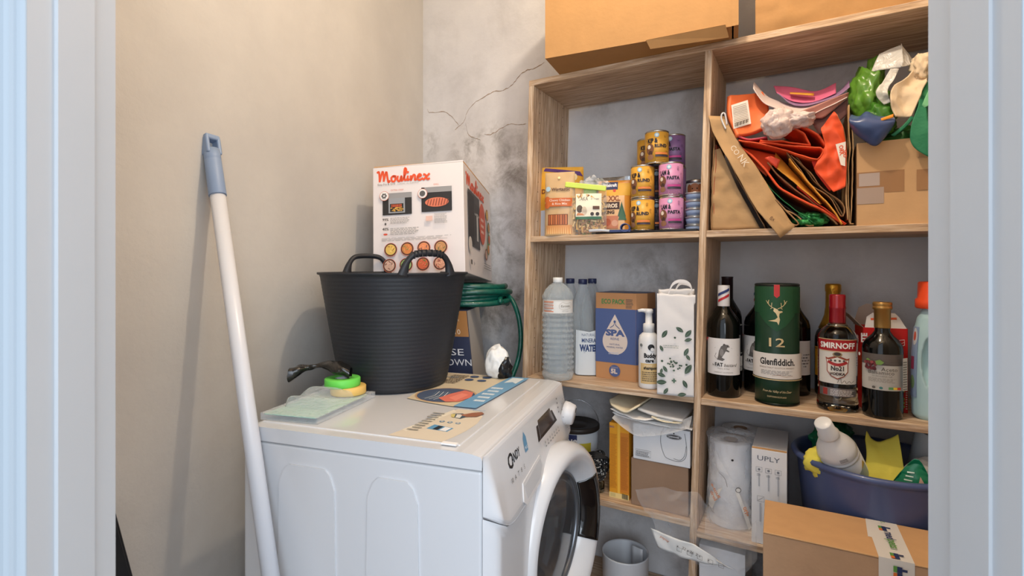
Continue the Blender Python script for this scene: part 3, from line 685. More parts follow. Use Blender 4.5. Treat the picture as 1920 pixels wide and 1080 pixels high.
# ================================================================ TOP OF THE UNIT
def carton(name, label, loc, rz, w, d, h, m=None, group=None, t=.004, flaps=None, cat='box'):
    o = thing(name, label, cat, loc, rz, group); b = Mb().box(-w/2, w/2, 0, d, 0, h); bevel(b.build('carton', m or M['card'], o), .004, 2); return o
A = WP(.125, -.128, TOPZ); A2_ = Vector((.095, 1.45, TOPZ)); rz = -radians(23.4)
tb = thing('moving_carton', 'large tan carton overhanging the top board at its left end', 'box', A2_+Matrix.Rotation(rz, 3, 'Z') @ Vector((.247, 0, 0)), rz)
tanc = mat('tan_cardboard', (176, 132, 82), .75, var=.04, vscale=20, bump=.12, bscale=90)
def CB(x, y, z):                                   # slightly bulging faces
    return (x, y-.006*cos(x*6)*sin(min(z, .4)*7), z)
b = Mb().grid(lambda a, c: CB(-.247+.494*a, 0, .40*c), 16, 10).grid(lambda a, c: (-.247+.494*a, .36*c, .0), 4, 4).grid(lambda a, c: (-.247, .36*a, .4*c), 4, 4).grid(lambda a, c: (.247, .36*a, .4*c), 4, 4).grid(lambda a, c: (-.247+.494*a, .36, .4*c), 4, 4).grid(lambda a, c: (-.247+.494*a, .36*c, .4), 4, 4)
b.build('carton', tanc, tb)
o = Mb().add([(.035, -.0045, .002), (.228, -.0045, .006), (.236, .014, -.020), (.045, .008, -.019)], [(0, 1, 2, 3)]).build('loose_flap', tanc, tb); solid(o, .004)
o = Mb().box(.243, .258, -.002, .34, 0, .40).build('side_flap', tanc, tb)
P = WP(.655, .004, TOPZ)
tb = thing('moving_carton', 'worn tan carton on the top board at its right end', 'box', P, UROT)
def wf(a, c): x, z = .49*a, .32*c; return (x, -.004*cos(a*5)+.006*nz(x, 1, z, 9)+.004*ridge(x, 5, z, 22)*(1-c), z)
b = Mb().grid(wf, 50, 30); b.build('front_panel', tanc, tb)
Mb().box(.001, .489, .008, .285, 0, .318).build('carton', tanc, tb)

# ================================================================ CANS, BAGS (upper left compartment)
def can(label, name, c, w1, w2, x, y, z, r, h, rz, barc, cat='can', group='tinned dog food on the upper left shelf', dog=True):
    o = thing(name, label, cat, (x, y, z), rz, group)
    pf = [(0, .003), (r-.004, .003), (r-.002, 0), (r, .0015), (r, .004), (r-.0012, .005), (r-.0012, h-.005), (r, h-.004), (r, h-.0015), (r-.002, h), (r-.004, h-.003), (0, h-.003)]
    Mb().lathe(pf, 40).build('tin', M['tin'], o)
    Mb().lathe([(r-.0007, .0055), (r-.0005, h-.0055)], 40).build('paper_sleeve', ink(c, .4), o)
    pr = Print(CYL(r-.0004), ds=.006)
    sh = tuple(int(q*.88) for q in c)
    pr.disc(.0, h-.015, .0068, (160, 200, 224)).disc(.0, h-.015, .004, (225, 236, 240))
    pr.text(w1, -.012, h-.037, .0125, (40, 36, 48), w=.030, bold=.05).text(w2, .012, h-.051, .009, (40, 36, 48), w=.036, bold=.05)
    if dog:
        pr.disc(-.020, h-.055, .012, (120, 78, 56), ry=.016).disc(-.018, h-.068, .006, (70, 46, 40), ry=.008).disc(-.022, h-.049, .005, (226, 214, 200), ry=.006).disc(-.018, h-.079, .009, (140, 100, 76), ry=.008)
    pr.rect(-.004, h-.072, .032, h-.066, barc).rect(-.004, h-.079, .034, h-.0735, (60, 52, 66)).lines(-.002, h-.099, .03, h-.083, 4, sh)
    for q in ((.024, -.018), (.03, -.06), (-.028, -.028), (.034, -.036)): pr.disc(q[0], h+q[1], .0035, sh, n=10)
    pr.build(o, 'sleeve_print'); return o
def uvz(u, v, z): return WP(u, v, z)
YE, PK, PU = (224, 168, 66), (214, 148, 190), (138, 104, 152)
CH = .0978; CR = .0350; ORc = (222, 130, 66); MG = (190, 70, 140)
def cpos(px, v, z):
    t = (px-960)/950.6; q = z-1.6955; vv = v-.0135*q
    U = (t*(OY+CU*vv)-OX-SU*vv)/(CU+t*SU); return Vector((OX+CU*U+SU*vv, OY-SU*U+CU*vv, z))
def putcan(label, name, c, w1, w2, px, v, lvl, barc, rot=0, dog=True):
    p = cpos(px, v, L2+.0088+lvl*(CH+.0003)); return can(label, name, c, w1, w2, p.x, p.y, p.z, CR, CH, facecam(p.x, p.y)+rot, barc, dog=dog)
def uslab(name, label, cat, u0, u1, v0, v1, z0, z1, m, group=None):
    o = Mb().box(u0, u1, v0, v1, z0, z1).build(name, m, loc=(OX, OY, 0), rz=UROT, recenter=True); bevel(o, .001); return tag(o, label, cat, group)
# flat black tray under the cans (the shelf level leans with the unit)
q2 = L2-1.6955
uslab('flat_tray', 'thin black tray lying under the stacked cans', 'tray', .215+.033*q2, .522+.033*q2, .035, .265, L2+.0003, L2+.0084, M['black'])
putcan('yellow dog food can at the bottom of the front stack', 'food_can', YE, 'KIP &', 'RUND', 1205, .082, 0, ORc, -.35)
putcan('yellow dog food can second from the bottom in the front stack', 'food_can', YE, 'KIP &', 'RUND', 1205, .082, 1, ORc, -.25)
putcan('topmost yellow dog food can bridging the two stacks', 'food_can', YE, 'KIP &', 'RUND', 1231.5, .088, 2, ORc, 0)
putcan('pink dog food can at the bottom of the pink stack', 'food_can', PK, 'LAM &', 'PASTA', 1258.5, .080, 0, MG, -.1)
putcan('pink dog food can on top of the other pink can', 'food_can', PK, 'LAM &', 'PASTA', 1258, .080, 1, MG, -.15)
putcan('dark can at the bottom of the back stack between yellow and pink cans', 'food_can', (70, 60, 72), 'KIP &', 'RUND', 1231, .170, 0, ORc, 0)
putcan('dark can in the middle of the back stack between yellow and pink cans', 'food_can', (70, 60, 72), 'KIP &', 'RUND', 1231, .170, 1, ORc, 0)
putcan('yellow dog food can half hidden behind the topmost yellow can', 'food_can', YE, 'KIP &', 'RUND', 1215.5, .168, 2, ORc, .1)
putcan('purple dog food can at the back right of the top layer', 'food_can', PU, 'LAM &', 'PASTA', 1263, .156, 2, MG, -.3)
putcan('purple dog food can hidden low behind the pink stack', 'food_can', PU, 'LAM &', 'PASTA', 1264, .156, 0, MG, -.3)
putcan('purple dog food can hidden behind the upper pink can', 'food_can', PU, 'LAM &', 'PASTA', 1264, .156, 1, MG, -.3)
# tin with a labrador and stacked trays
p = cpos(1305, .205, L2); o = thing('treat_tin', 'white tin with a brown dog behind the stacked blue trays', 'tin', (p.x, p.y, L2+.0088), facecam(p.x, p.y))
Mb().lathe([(0, 0), (.033, 0), (.033, .150), (.0, .150)], 40).build('tin', mat('white_tin', (216, 216, 218), .35), o)
Mb().lathe([(.0335, .150), (.0345, .152), (.0345, .158), (.033, .160), (0, .160)], 40).build('lid', M['tin'], o)
pr = Print(CYL(.033), ds=.006); pr.disc(-.004, .128, .017, (196, 130, 90), ry=.020).disc(-.020, .132, .007, (170, 104, 66), ry=.014).disc(.012, .132, .007, (170, 104, 66), ry=.014).disc(-.004, .116, .008, (214, 160, 120)).disc(-.004, .119, .003, (50, 34, 30)).disc(-.010, .132, .002, (40, 28, 24)).disc(.003, .132, .002, (40, 28, 24)).disc(-.006, .092, .02, (196, 130, 90), ry=.018)
pr.build(o, 'tin_print')
for i in range(5):
    p = cpos(1303, .090, L2)
    o = thing('food_tray', ('lowest of the', 'second lowest of the', 'middle one of the', 'second highest of the', 'topmost of the')[i]+' stacked silver and blue pet food trays', 'tray', (p.x, p.y, L2+.0006+i*.0232), UROT, 'stacked pet food trays')
    b = Mb(); rr = [(0, 0), (.022, 0), (.0255, .019), (.0275, .020), (.0275, .0218), (0, .0218)]
    b.lathe(rr, 4*9, 0, sx=1, sy=1); b.build('foil_tray', mat('foil', (196, 200, 206), .3, metal=.7), o)
    Mb().lathe([(.0232, .003), (.0258, .0165)], 36).build('band', ink((122, 142, 178)), o)
# pouches
def pouch(label, name, w, h, t, px, v, z, back, parts, rz=None, seam=.012, lean=0, mt=None, cat='bag', group=None, top=None, x=None):
    """a filled stand-up pouch: bulging front and back meeting in side seams"""
    p = cpos(px, v, z) if x is None else Vector((x[0], x[1], z)); o = thing(name, label, cat, p, facecam(p.x, p.y) if rz is None else rz, group)
    if lean: o.rotation_euler = Matrix.Rotation(o.rotation_euler.z, 3, 'Z').to_4x4().to_3x3().__matmul__(Matrix.Rotation(-lean, 3, 'X')).to_euler()
    sd = px
    def half(x, y):                                # half thickness at x in [-w/2,w/2], y in [0,h]
        a = min(1, abs(x)/(w/2)); b_ = y/h; k = max(0, 1-a**3.0)**.7; kv = min(1, (1-b_)*2.4)**.8 if b_ > .5 else 1
        return t/2*k*kv+.0012+.0016*ridge(x+sd, y, 0, 26)*(1 if k > .05 else 0)
    tw = lambda y: 1-.04*(y/h) if top is None else 1+(top-1)*(y/h)
    F = lambda x, y, hh: (x*tw(y), -half(x, y)-hh, y)
    b = Mb().grid(lambda a, c: F(-w/2+w*a, h*c, 0), 28, 36).grid(lambda a, c: ((-w/2+w*a)*tw(h*c), half(-w/2+w*a, h*c), h*c), 14, 16)
    b.grid(lambda a, c: (-w/2+w*a, -half(-w/2+w*a, 0)*(1-2*c), 0), 28, 2)
    b.build('pouch', mt or mat('pouch_%d_%d_%d' % back, back, .35, bump=.2, bscale=30), o)
    pr = Print(F, ds=.008, base=.0006, step=.00025); parts(pr, w, h); 
    if pr.mb.v: pr.build(o, 'pouch_print')
    return o
def good(pr, w, h):
    pr.rect(-w/2+.004, 0.002, w/2-.02, h*.38, (196, 206, 222)).disc(-.01, h*.42, .045, (214, 158, 50), ry=.05).poly([(-w*.38, h*.99), (w*.42, h*.93), (w*.49, h*.86), (w*.0, h*.915), (-w*.42, h*.945)], (88, 48, 116))
    pr.text('GOOD', .0, h*.80, .024, (250, 226, 170), w=w*.72, bold=.06).text('DOG', -.045, h*.62, .014, (120, 66, 40), bold=.04).text('F', -w*.30, h*.20, .022, (214, 110, 50), bold=.06)
pouch('tall yellow and blue pet food bag with purple top against the left upright', 'pet_food_bag', .148, .232, .055, 1047, .095, L2+.0005, (230, 170, 56), good, rz=-.12, x=tuple(WP(.083, .100, L2)[:2]))
def wag(pr, w, h):
    pr.rect(-w*.42, h*.02, w*.42, h*.16, (214, 150, 92)).rect(-w*.36, h*.16, w*.30, h*.33, (120, 70, 44))
    for i in range(8): pr.rect(-w*.33+i*w*.078, h*.17, -w*.33+i*w*.078+w*.05, h*.32, (202, 120, 72) if i % 2 else (176, 96, 56), same=i > 0)
    for i in range(12): pr.poly([(-w*.42+i*w*.07, h*.02), (-w*.40+i*w*.07, h*.14), (-w*.37+i*w*.07, h*.02)], (232, 190, 130))
    pr.text('Wagtastic', .006, h*.70, .0095, (90, 66, 60), w=w*.62, bold=.03).disc(-w*.36, h*.73, .008, (170, 200, 216)).disc(0, h*.905, .004, (246, 226, 170))
    pr.rect(-w*.38, h*.45, w*.44, h*.58, (206, 106, 50)).disc(-w*.38, h*.56, .010, (206, 106, 50)).disc(-w*.38, h*.47, .010, (206, 106, 50)).text('Chewy Chicken', .004, h*.53, .0065, (240, 210, 190), w=w*.68, bold=.02).text('& Rice Mix', .004, h*.475, .0065, (240, 210, 190), w=w*.5, bold=.02)
pouch('kraft paper treat pouch with orange bone label, front left of the shelf', 'treat_pouch', .098, .200, .040, 1050, .022, L2+.0005, (204, 170, 126), wag, rz=-.30)
# see-through biscuit bag with cream label and lime clip
p = cpos(1100, .045, L2); o = thing('biscuit_bag', 'clear bag of dog biscuits with cream label, front of the shelf', 'bag', (p.x, p.y, L2+.0005), facecam(p.x, p.y)-.05)
bw, bh = .122, .158
def bf(a, c): 
    x = (a-.5)*bw; y = c*bh; k = max(0, 1-(2*abs(a-.5))**4)**.6*min(1, (1-c)*2.)**.7; return (x, -.026*k-.002+.003*ridge(x, y, 1, 30)*k, y)
Mb().grid(bf, 30, 30).grid(lambda a, c: (bf(a, c)[0], -bf(a, c)[1], bf(a, c)[2]), 20, 20).build('clear_bag', film('bag_film', (240, 236, 226), .10, .1), o)
b = Mb(); rnd = random.Random(11)
for i in range(230):
    x = rnd.uniform(-.053, .053); z = .008+rnd.random()*.112; y = rnd.choice((-.017, -.010, .006))*(1-(x/.06)**4)
    a = rnd.uniform(0, pi); ca, sa = cos(a), sin(a); l = .0075; r_ = .0042
    R_ = Matrix.Rotation(rnd.uniform(0, 6), 3, 'Y') @ Matrix.Rotation(rnd.uniform(-.5, .5), 3, 'X')
    P = [(-l, r_*.9), (-l*1.2, 0), (-l, -r_*.9), (-l*.5, -r_*.45), (l*.5, -r_*.45), (l, -r_*.9), (l*1.2, 0), (l, r_*.9), (l*.5, r_*.45), (-l*.5, r_*.45)]
    mi = rnd.randrange(3)
    b.prism(P, lambda u, v: tuple(R_ @ Vector((u, -.002, v))+Vector((x, y, z))), lambda u, v: tuple(R_ @ Vector((u, .002, v))+Vector((x, y, z))), mi)
tag(b.build('biscuits', [mat('biscuit_pale', (226, 194, 140), .8), mat('biscuit_gold', (214, 170, 96), .8), mat('biscuit_brown', (164, 120, 84), .8)], o), kind='stuff')
pr = Print(lambda x, y, h: (x, bf(x/bw+.5, y/bh)[1]-h, y), ds=.008, base=.0008)
pr.rect(-.032, .050, .046, .128, (232, 226, 206)).rect(-.032, .048, .046, .056, (60, 110, 84)).text('YAKA', -.010, .106, .012, (90, 82, 66), w=.030).text('the treats', .026, .108, .006, (110, 100, 86), w=.024).disc(-.020, .080, .009, (84, 70, 60), ry=.012).disc(-.006, .074, .008, (206, 190, 170), ry=.013).poly([(-.03, .06), (-.005, .06), (-.012, .066), (-.026, .068)], (196, 130, 90)).rect(.020, .078, .040, .088, (90, 60, 46)).disc(.018, .064, .0055, (60, 50, 46)).disc(.034, .064, .0055, (60, 50, 46))
pr.build(o, 'printed_label')
p2_ = Vector((p.x, p.y, 0))
cl = thing('bag_clip', 'lime green plastic clip closing the clear biscuit bag', 'clip', (p.x-.002, p.y-.005, L2+.143), facecam(p.x, p.y)-.05)
o_ = Mb().box(-.066, .060, -.010, -.003, 0, .016).box(-.066, .060, .003, .009, .002, .014).box(-.066, -.060, -.004, .004, .003, .013).build('clip_bar', mat('lime_plastic', (206, 226, 84), .35), cl, rot=(0, .13, 0)); bevel(o_, .0015)
# frill of film over the clip
def fr(a, c):
    x = (a-.5)*.11+c*.02*(a-.3); return (x*.8+.016, -.003+.018*nz(x*3, c, 1, 14)*c, .152+.026*c*(.4+.8*sin(pi*a)**2)+.012*c*nz(x, c, 3, 60))
Mb().grid(fr, 30, 10).build('bag_mouth', M['film2'], o)
def vit(pr, w, h):
    pr.rect(-w*.45, h*.70, w*.47, h*.94, (232, 176, 62)).rect(-w*.40, h*.82, w*.10, h*.97, (44, 52, 96)).text('Vitakraft', -w*.14, h*.88, .010, (240, 240, 244), w=w*.42, bold=.04).disc(w*.0, h*.80, .005, (214, 70, 50))
    pr.rect(-w*.45, h*.04, w*.30, h*.70, (236, 190, 140)).text('XXL', .0, h*.60, .016, (150, 84, 44), w=w*.36, bold=.05).rect(-w*.40, h*.44, w*.16, h*.58, (70, 44, 38)).text('EUROS', -w*.13, h*.475, .012, (232, 214, 190), w=w*.46, bold=.05).text('KING', -w*.14, h*.36, .010, (60, 44, 40), w=w*.30, bold=.05)
    pr.poly([(w*.10, h*.30), (w*.22, h*.58), (w*.34, h*.30)], (60, 100, 76)).poly([(w*.12, h*.24), (w*.22, h*.46), (w*.36, h*.24)], (70, 112, 84)).rect(-w*.36, h*.08, w*.12, h*.32, (206, 130, 96)).disc(-w*.20, h*.20, .012, (186, 96, 66)).disc(w*.02, h*.18, .010, (226, 170, 140))
pouch('orange and peach dog chew bag between biscuit bag and yellow cans', 'chew_bag', .108, .168, .045, 1153, .125, L2+.0092, (226, 150, 60), vit, rz=-.30)
def sil(pr, w, h):
    pr.rect(-w*.45, h*.80, w*.45, h*.86, (120, 122, 124)).rect(-w*.45, h*.90, w*.45, h*.93, (60, 60, 62))
pouch('silver and black foil bag behind the orange chew bag', 'foil_bag', .128, .196, .035, 1147, .215, L2+.0092, (150, 150, 150), sil, rz=-.45, mt=mat('foil_silver', (150, 152, 154), .25, metal=.8, var=.4, vscale=30, bump=.5, bscale=40))
pouch('small green treat bag peeping out behind the biscuit bag', 'treat_pouch', .075, .160, .03, 1098, .135, L2+.0005, (120, 186, 60), lambda pr, w, h: pr.rect(-w*.3, h*.8, w*.3, h*.9, (180, 214, 110)), rz=-.3)
# grooming brush
p = cpos(1150, .018, L2)
br = thing('grooming_brush', 'blue dog grooming brush with a pale handle at the shelf edge', 'brush', (p.x, p.y, L2+.001), UROT+.15)
bevel(Mb().box(-.012, .050, -.002, .030, .004, .012).build('brush_head', mat('navy_plastic', (56, 70, 116), .4), br), .002)
b = Mb()
for i in range(16):
    for k in range(6): x = -.010+i*.0038; y = .001+k*.0052; b.lathe([(.0007, 0), (.0005, .0045)], 5, 0, x, y)
tag(b.build('bristles', M['black'], br), kind='stuff')
Mb().tube(spline([(-.010, .012, .009), (-.04, .008, .012), (-.075, .006, .011)], 6), [.004]*6+[.0045]*7, 10).build('handle', mat('pale_grey_plastic', (190, 196, 206), .4), br)
o = Mb().grid(lambda a, c: (.030+.022*c, .004+.02*c*0-.003, .018+.011*sin(2*pi*a)) if 0 else (.034+.013*cos(2*pi*a), -.004+.034*c, .017+.012*sin(2*pi*a)), 20, 3).build('hand_strap', mat('navy_strap', (70, 88, 140), .6), br); solid(o, .0022)

# ================================================================ BOTTLES (right, drinks shelf)
def bottle(name, label, prof, m, x, y, z, rz, group=None, cat='bottle', seg=48):
    o = thing(name, label, cat, (x, y, z), rz, group); b = Mb().lathe(prof, seg).build('bottle_glass', m, o); return o
dark = mat('dark_bottle_glass', (8, 9, 8), .09, spec=.45, coat=.15)
def wineprof(r, h, sh=.62, nr=.0145):
    return [(0, .004), (r-.010, 0), (r-.002, .001), (r, .006), (r, h*sh), (r*.985, h*(sh+.03)), (r*.90, h*(sh+.075)), (r*.66, h*(sh+.125)), (nr*1.18, h*(sh+.175)), (nr, h*(sh+.21)), (nr, h*.985), (nr+.001, h*.985), (nr+.001, h)] + [(0, h)]
GW = 'wine bottles on the drinks shelf'
def fatb(label, x, y, r, h, rz, full=True):
    o = bottle('wine_bottle', label, wineprof(r, h), dark, x, y, R3+.0003, rz, GW)
    Mb().lathe([(.0152, h*.80), (.0158, h*.81), (.0158, h*.998), (.0150, h*1.003), (0, h*1.003)], 32).build('foil_capsule', mat('white_foil', (226, 222, 222), .35), o)
    pr = Print(CYL(.0158), ds=.005); 
    pr.poly([(-.016, h*.845), (.016, h*.905), (.016, h*.93), (-.016, h*.87)], (196, 50, 56)).poly([(-.016, h*.90), (.016, h*.955), (.016, h*.98), (-.016, h*.925)], (50, 66, 120)); pr.build(o, 'capsule_stripes')
    pr = Print(CYL(r), ds=.007); z0, z1 = h*.205, h*.53; W2 = r*1.25
    pr.rect(-W2, z0, W2, z1, (232, 230, 230)); yc = z0+(z1-z0)*.62
    pr.line([(-W2*.8, yc-.008), (-W2*.4, yc+.012), (0, yc+.018), (W2*.4, yc+.012), (W2*.8, yc-.008)], .0008, (150, 148, 148))
    rat = [(-.016, yc-.020), (-.002, yc-.023), (.004, yc-.018), (-.004, yc-.014), (.002, yc-.004), (.006, yc+.004), (.014, yc+.001), (.015, yc+.004), (.008, yc+.009), (.010, yc+.014), (.016, yc+.015), (.012, yc+.021), (.002, yc+.022), (-.006, yc+.016), (-.011, yc+.004), (-.013, yc-.010)]
    pr.poly(rat, (104, 100, 98)).disc(.002, yc+.021, .003, (84, 80, 78)).disc(-.004, yc, .005, (140, 136, 134), ry=.010).disc(.010, yc+.0175, .0012, (20, 20, 20))
    pr.line([(-.014, yc-.02), (-.022, yc-.012), (-.018, yc-.002)], .001, (110, 106, 104))
    pr.text('le', -.026, z0+.024, .006, (60, 58, 58), shear=.2).text('FAT', -.011, z0+.0235, .0095, (40, 38, 38), w=.020, bold=.03).text('bastard', .017, z0+.0235, .0085, (50, 48, 48), w=.031, shear=.25)
    pr.text('Thierry & Guy', .0, z0+.016, .0035, (120, 118, 118)).text('CABERNET SAUVIGNON', 0, z0+.006, .003, (130, 128, 128)).poly([(-W2, z1), (-W2, z1-.012), (-W2+.012, z1)], (206, 70, 70)); pr.build(o, 'printed_label')
    return o
fatb('nearest wine bottle with striped white capsule beside the divider', .590, 1.413, .0425, .304, facecam(.59, 1.413)-.02)
fatb('wine bottle with striped white capsule just left behind the green tube', .714, 1.459, .0425, .303, facecam(.714, 1.459)-.35)
o = bottle('wine_bottle', 'wine bottle partly hidden behind the right side of the green tube', wineprof(.040, .296), dark, .797, 1.432, R3+.0003, facecam(.79, 1.43), GW)
Mb().lathe([(.0152, .24), (.0158, .243), (.0158, .297), (0, .297)], 32).build('foil_capsule', mat('white_foil', (226, 222, 222), .35), o)
pr = Print(CYL(.040), ds=.007); pr.rect(-.05, .058, .05, .152, (226, 224, 222)).lines(-.04, .08, .045, .12, 5, (120, 118, 118)); pr.build(o, 'printed_label')
o = bottle('wine_bottle', 'tallest dark wine bottle with black capsule behind the nearest one', wineprof(.040, .325, .62), dark, .637, 1.500, R3+.0003, facecam(.644, 1.489)+.3, GW)
Mb().lathe([(.0150, .255), (.0158, .258), (.0158, .322), (.0165, .323), (.0165, .327), (0, .327)], 32).build('foil_capsule', mat('black_foil_cap', (34, 20, 22), .35), o)
pr = Print(CYL(.040), ds=.007); pr.rect(-.05, .105, .06, .190, (24, 24, 26)).rect(-.05, .105, .06, .108, (200, 198, 190)).rect(-.05, .186, .06, .190, (200, 198, 190)).rect(-.05, .055, .06, .098, (226, 222, 214)).text('M3', .035, .062, .008, (60, 56, 50)); pr.build(o, 'printed_label')
# whisky tube
x, y = .701, 1.342; r = .0525; h = .312
o = thing('whisky_tube', 'tall dark green whisky gift tube at the shelf edge', 'tube', (x, y, R3+.0003), facecam(x, y))
tg = mat('deep_green_card', (22, 56, 38), .4)
Mb().lathe([(0, 0), (r, 0), (r, .066), (r, h-.003), (r-.002, h-.001)], 64).build('tube_wall', tg, o)
Mb().lathe([(r+.0006, 0), (r+.0008, .003), (r+.0006, .006)], 64).build('bottom_rim', mat('dark_rim', (20, 30, 24), .3, metal=.5), o)
Mb().lathe([(r+.0006, h-.005), (r+.001, h-.002), (r-.002, h), (r-.004, h-.004), (0, h-.004)], 64).build('lid', mat('black_lid', (30, 34, 32), .35), o)
pr = Print(CYL(r), ds=.007); W2 = r*1.5
pr.poly([(-W2, h-.006), (-W2, h-.085), (-r*.8, h-.085), (-.02, h-.118), (0, h-.126), (.02, h-.118), (r*.8, h-.085), (W2, h-.085), (W2, h-.006)] if 0 else [(-.045, h-.008), (-.045, h-.080), (-.02, h-.108), (0, h-.122), (.02, h-.108), (.045, h-.080), (.045, h-.008)], (30, 78, 48))
pr.rect(-W2, h-.075, -.040, h-.008, (30, 78, 48)).rect(.040, h-.075, W2, h-.008, (30, 78, 48))
pr.poly([(-.0065, h-.002), (-.0065, h-.030), (0, h-.036), (.0065, h-.030), (.0065, h-.002)], (196, 54, 56))
gold = mat('gold_print', (222, 198, 150), .35, metal=.3)
by = h-.095                                        # stag emblem
pr.poly([(-.020, by+.000), (-.004, by+.004), (.002, by+.010), (-.002, by+.020), (-.008, by+.026), (-.006, by+.034), (.002, by+.030), (.004, by+.026), (.012, by+.026), (.013, by+.023), (.006, by+.020), (.005, by+.012), (.007, by+.004), (.004, by-.010), (.000, by-.002)], gold)
for sg in (-1, 1):
    X = lambda q: sg*q+(.0 if sg > 0 else -.002)
    pr.line(spline([(X(.002), by+.032), (X(.010), by+.036), (X(.017), by+.044), (X(.016), by+.054)], 4), .0016, gold)
    for (a, b_, c, d) in ((.010, .036, .009, .047), (.014, .040, .020, .047), (.017, .046, .0225, .052), (.007, .035, .012, .031)): pr.line([(X(a), by+b_), (X(c), by+d)], .0014, gold)
pr.text('12', 0, h-.160, .022, gold, w=.034, bold=.01).text('OUR ORIGINAL TWELVE', 0, h-.204, .004, gold, w=.078)
pr.rect(-W2, .070, W2, .134, (226, 220, 214)).text('Glenfiddich.', .001, .105, .0165, (44, 42, 42), w=.080, bold=.03).text('SINGLE MALT SCOTCH WHISKY', 0, .096, .0038, (130, 110, 90), w=.080).lines(-.036, .080, .036, .092, 4, (160, 156, 152)).line([(-.01, .077), (.005, .080), (.02, .076), (.035, .079)], .0008, (160, 120, 80))
pr.rect(-W2, .066, W2, .0685, gold).text('From the Valley of the Deer', 0, .035, .006, gold, w=.062, shear=.3).text('DUFFTOWN SCOTLAND', 0, .022, .004, gold, w=.04); pr.build(o, 'tube_print')
# champagne
pf = wineprof(.0445, .305, .50, .0155)
o = bottle('sparkling_wine_bottle', 'gold-foiled sparkling wine bottle behind the vodka', pf, dark, .893, 1.410, R3+.0003, facecam(.893, 1.41))
Mb().lathe([(.036, .185), (.0275, .205), (.0215, .222), (.0185, .245), (.0180, .285), (.0195, .290), (.0195, .305), (.017, .309), (0, .309)], 36).build('gold_foil', mat('gold_foil', (206, 150, 50), .3, metal=.7, bump=.4, bscale=120), o)
pr = Print(CYL(.0445), ds=.007); pr.rect(-.055, .055, .055, .135, (232, 160, 40)).rect(-.055, .128, .055, .132, (180, 110, 30)).rect(-.045, .075, .045, .11, (240, 190, 90)); pr.build(o, 'printed_label')
# vodka
x, y = .817, 1.273; r = .0445; h = .287
pv = [(0, .010), (.020, .004), (.038, 0), (.044, .003), (.0455, .010), (.0445, .022), (.0425, .036), (.0425, .150), (.044, .178), (.0435, .186), (.040, .193), (.030, .203), (.0195, .213), (.0165, .222), (.0150, .235), (.0150, .28), (0, .28)]
gl = mat('clear_glass', (236, 244, 242), .02, trans=1, ior=1.36)
o = bottle('vodka_bottle', 'clear vodka bottle with red cap and red banner label', pv, gl, x, y, R3+.0003, facecam(x, y))
Mb().lathe([(.0172, .213), (.0182, .218), (.0178, .250), (.0185, .252), (.0185, .256), (.0178, .258), (.0180, .284), (.0165, .287), (0, .287)], 36).build('red_cap', mat('red_cap', (150, 22, 34), .25, coat=.4, metal=.2), o)
pr = Print(LATHEMAP([(a, b_) for a, b_ in pv if .03 < b_ < .19]), ds=.005, base=.0006)
pr.rect(-.048, .070, .048, .150, (214, 210, 204)).rect(-.0475, .150, .0475, .178, (168, 30, 34)).rect(-.0475, .148, .0475, .1495, (214, 186, 140)).rect(-.0475, .1775, .0475, .1790, (214, 186, 140)).text('SMIRNOFF', 0, .157, .0135, (244, 240, 236), w=.079, bold=.03)
pr.poly([(-.026, .134), (-.020, .132), (0, .140), (.020, .132), (.026, .134), (.023, .118), (.023, .100), (.014, .088), (0, .081), (-.014, .088), (-.023, .100), (-.023, .118)], (150, 70, 50)).poly([(-.0235, .129), (-.018, .128), (0, .135), (.018, .128), (.0235, .129), (.021, .118), (.021, .101), (.013, .090), (0, .084), (-.013, .090), (-.021, .101), (-.021, .118)], (222, 216, 208))
pr.line(spline([(-.020, .124), (-.010, .119), (0, .117), (.010, .119), (.020, .124)], 4), .007, (168, 44, 44)).disc(0, .142, .010, (150, 130, 96), ry=.006).disc(0, .143, .007, (60, 50, 44), ry=.004)
for q in (-.013, -.0045, .0045, .013): pr.disc(q, .127, .0025, (84, 76, 70), n=8)
pr.text('No21', 0, .103, .011, (44, 40, 40), w=.026, bold=.03).text('VODKA', 0, .092, .006, (60, 40, 38), w=.032, bold=.05).line(spline([(.0, .074), (.006, .086), (.008, .073), (.014, .080), (.018, .073), (.024, .079), (.028, .074), (.036, .080)], 4), .0009, (60, 56, 56))
pr.rect(-.040, .040, .040, .060, mat('silver_label', (140, 132, 130), .3, metal=.6)).rect(-.030, .042, -.020, .058, (150, 50, 44)).lines(-.014, .043, .036, .058, 4, (206, 200, 196)); pr.build(o, 'printed_label')
# balsamic
x, y = .886, 1.213; r = .0405; h = .272
pa = [(0, .004), (.03, 0), (.039, .002), (.0405, .008), (.0405, .160), (.039, .170), (.033, .182), (.022, .193), (.0155, .203), (.0150, .262), (0, .262)]
o = bottle('vinegar_bottle', 'dark balsamic vinegar bottle with gold cap and grape label', pa, dark, x, y, R3+.0003, facecam(x, y))
Mb().lathe([(.0162, .210), (.0166, .212), (.0166, .253), (.0195, .255), (.0200, .258), (.0195, .261), (.0185, .262), (.0195, .264), (.0195, .270), (.0180, .272), (0, .272)], 36).build('gold_cap', mat('gold_cap', (176, 134, 74), .3, metal=.7), o)
pr = Print(CYL(r), ds=.006); pr.rect(-.052, .068, .052, .152, (186, 182, 176)).rect(-.052, .126, .052, .152, (92, 84, 80)).poly([(-.052, .126), (-.02, .132), (.01, .129), (.052, .126), (.052, .134), (-.052, .134)], (92, 84, 80))
rnd = random.Random(5)
for i in range(22): pr.disc(-.022+rnd.uniform(-.011, .010), .124+rnd.uniform(-.009, .009), .0035, ((112, 44, 50), (146, 70, 70), (90, 32, 40))[i % 3], n=10)
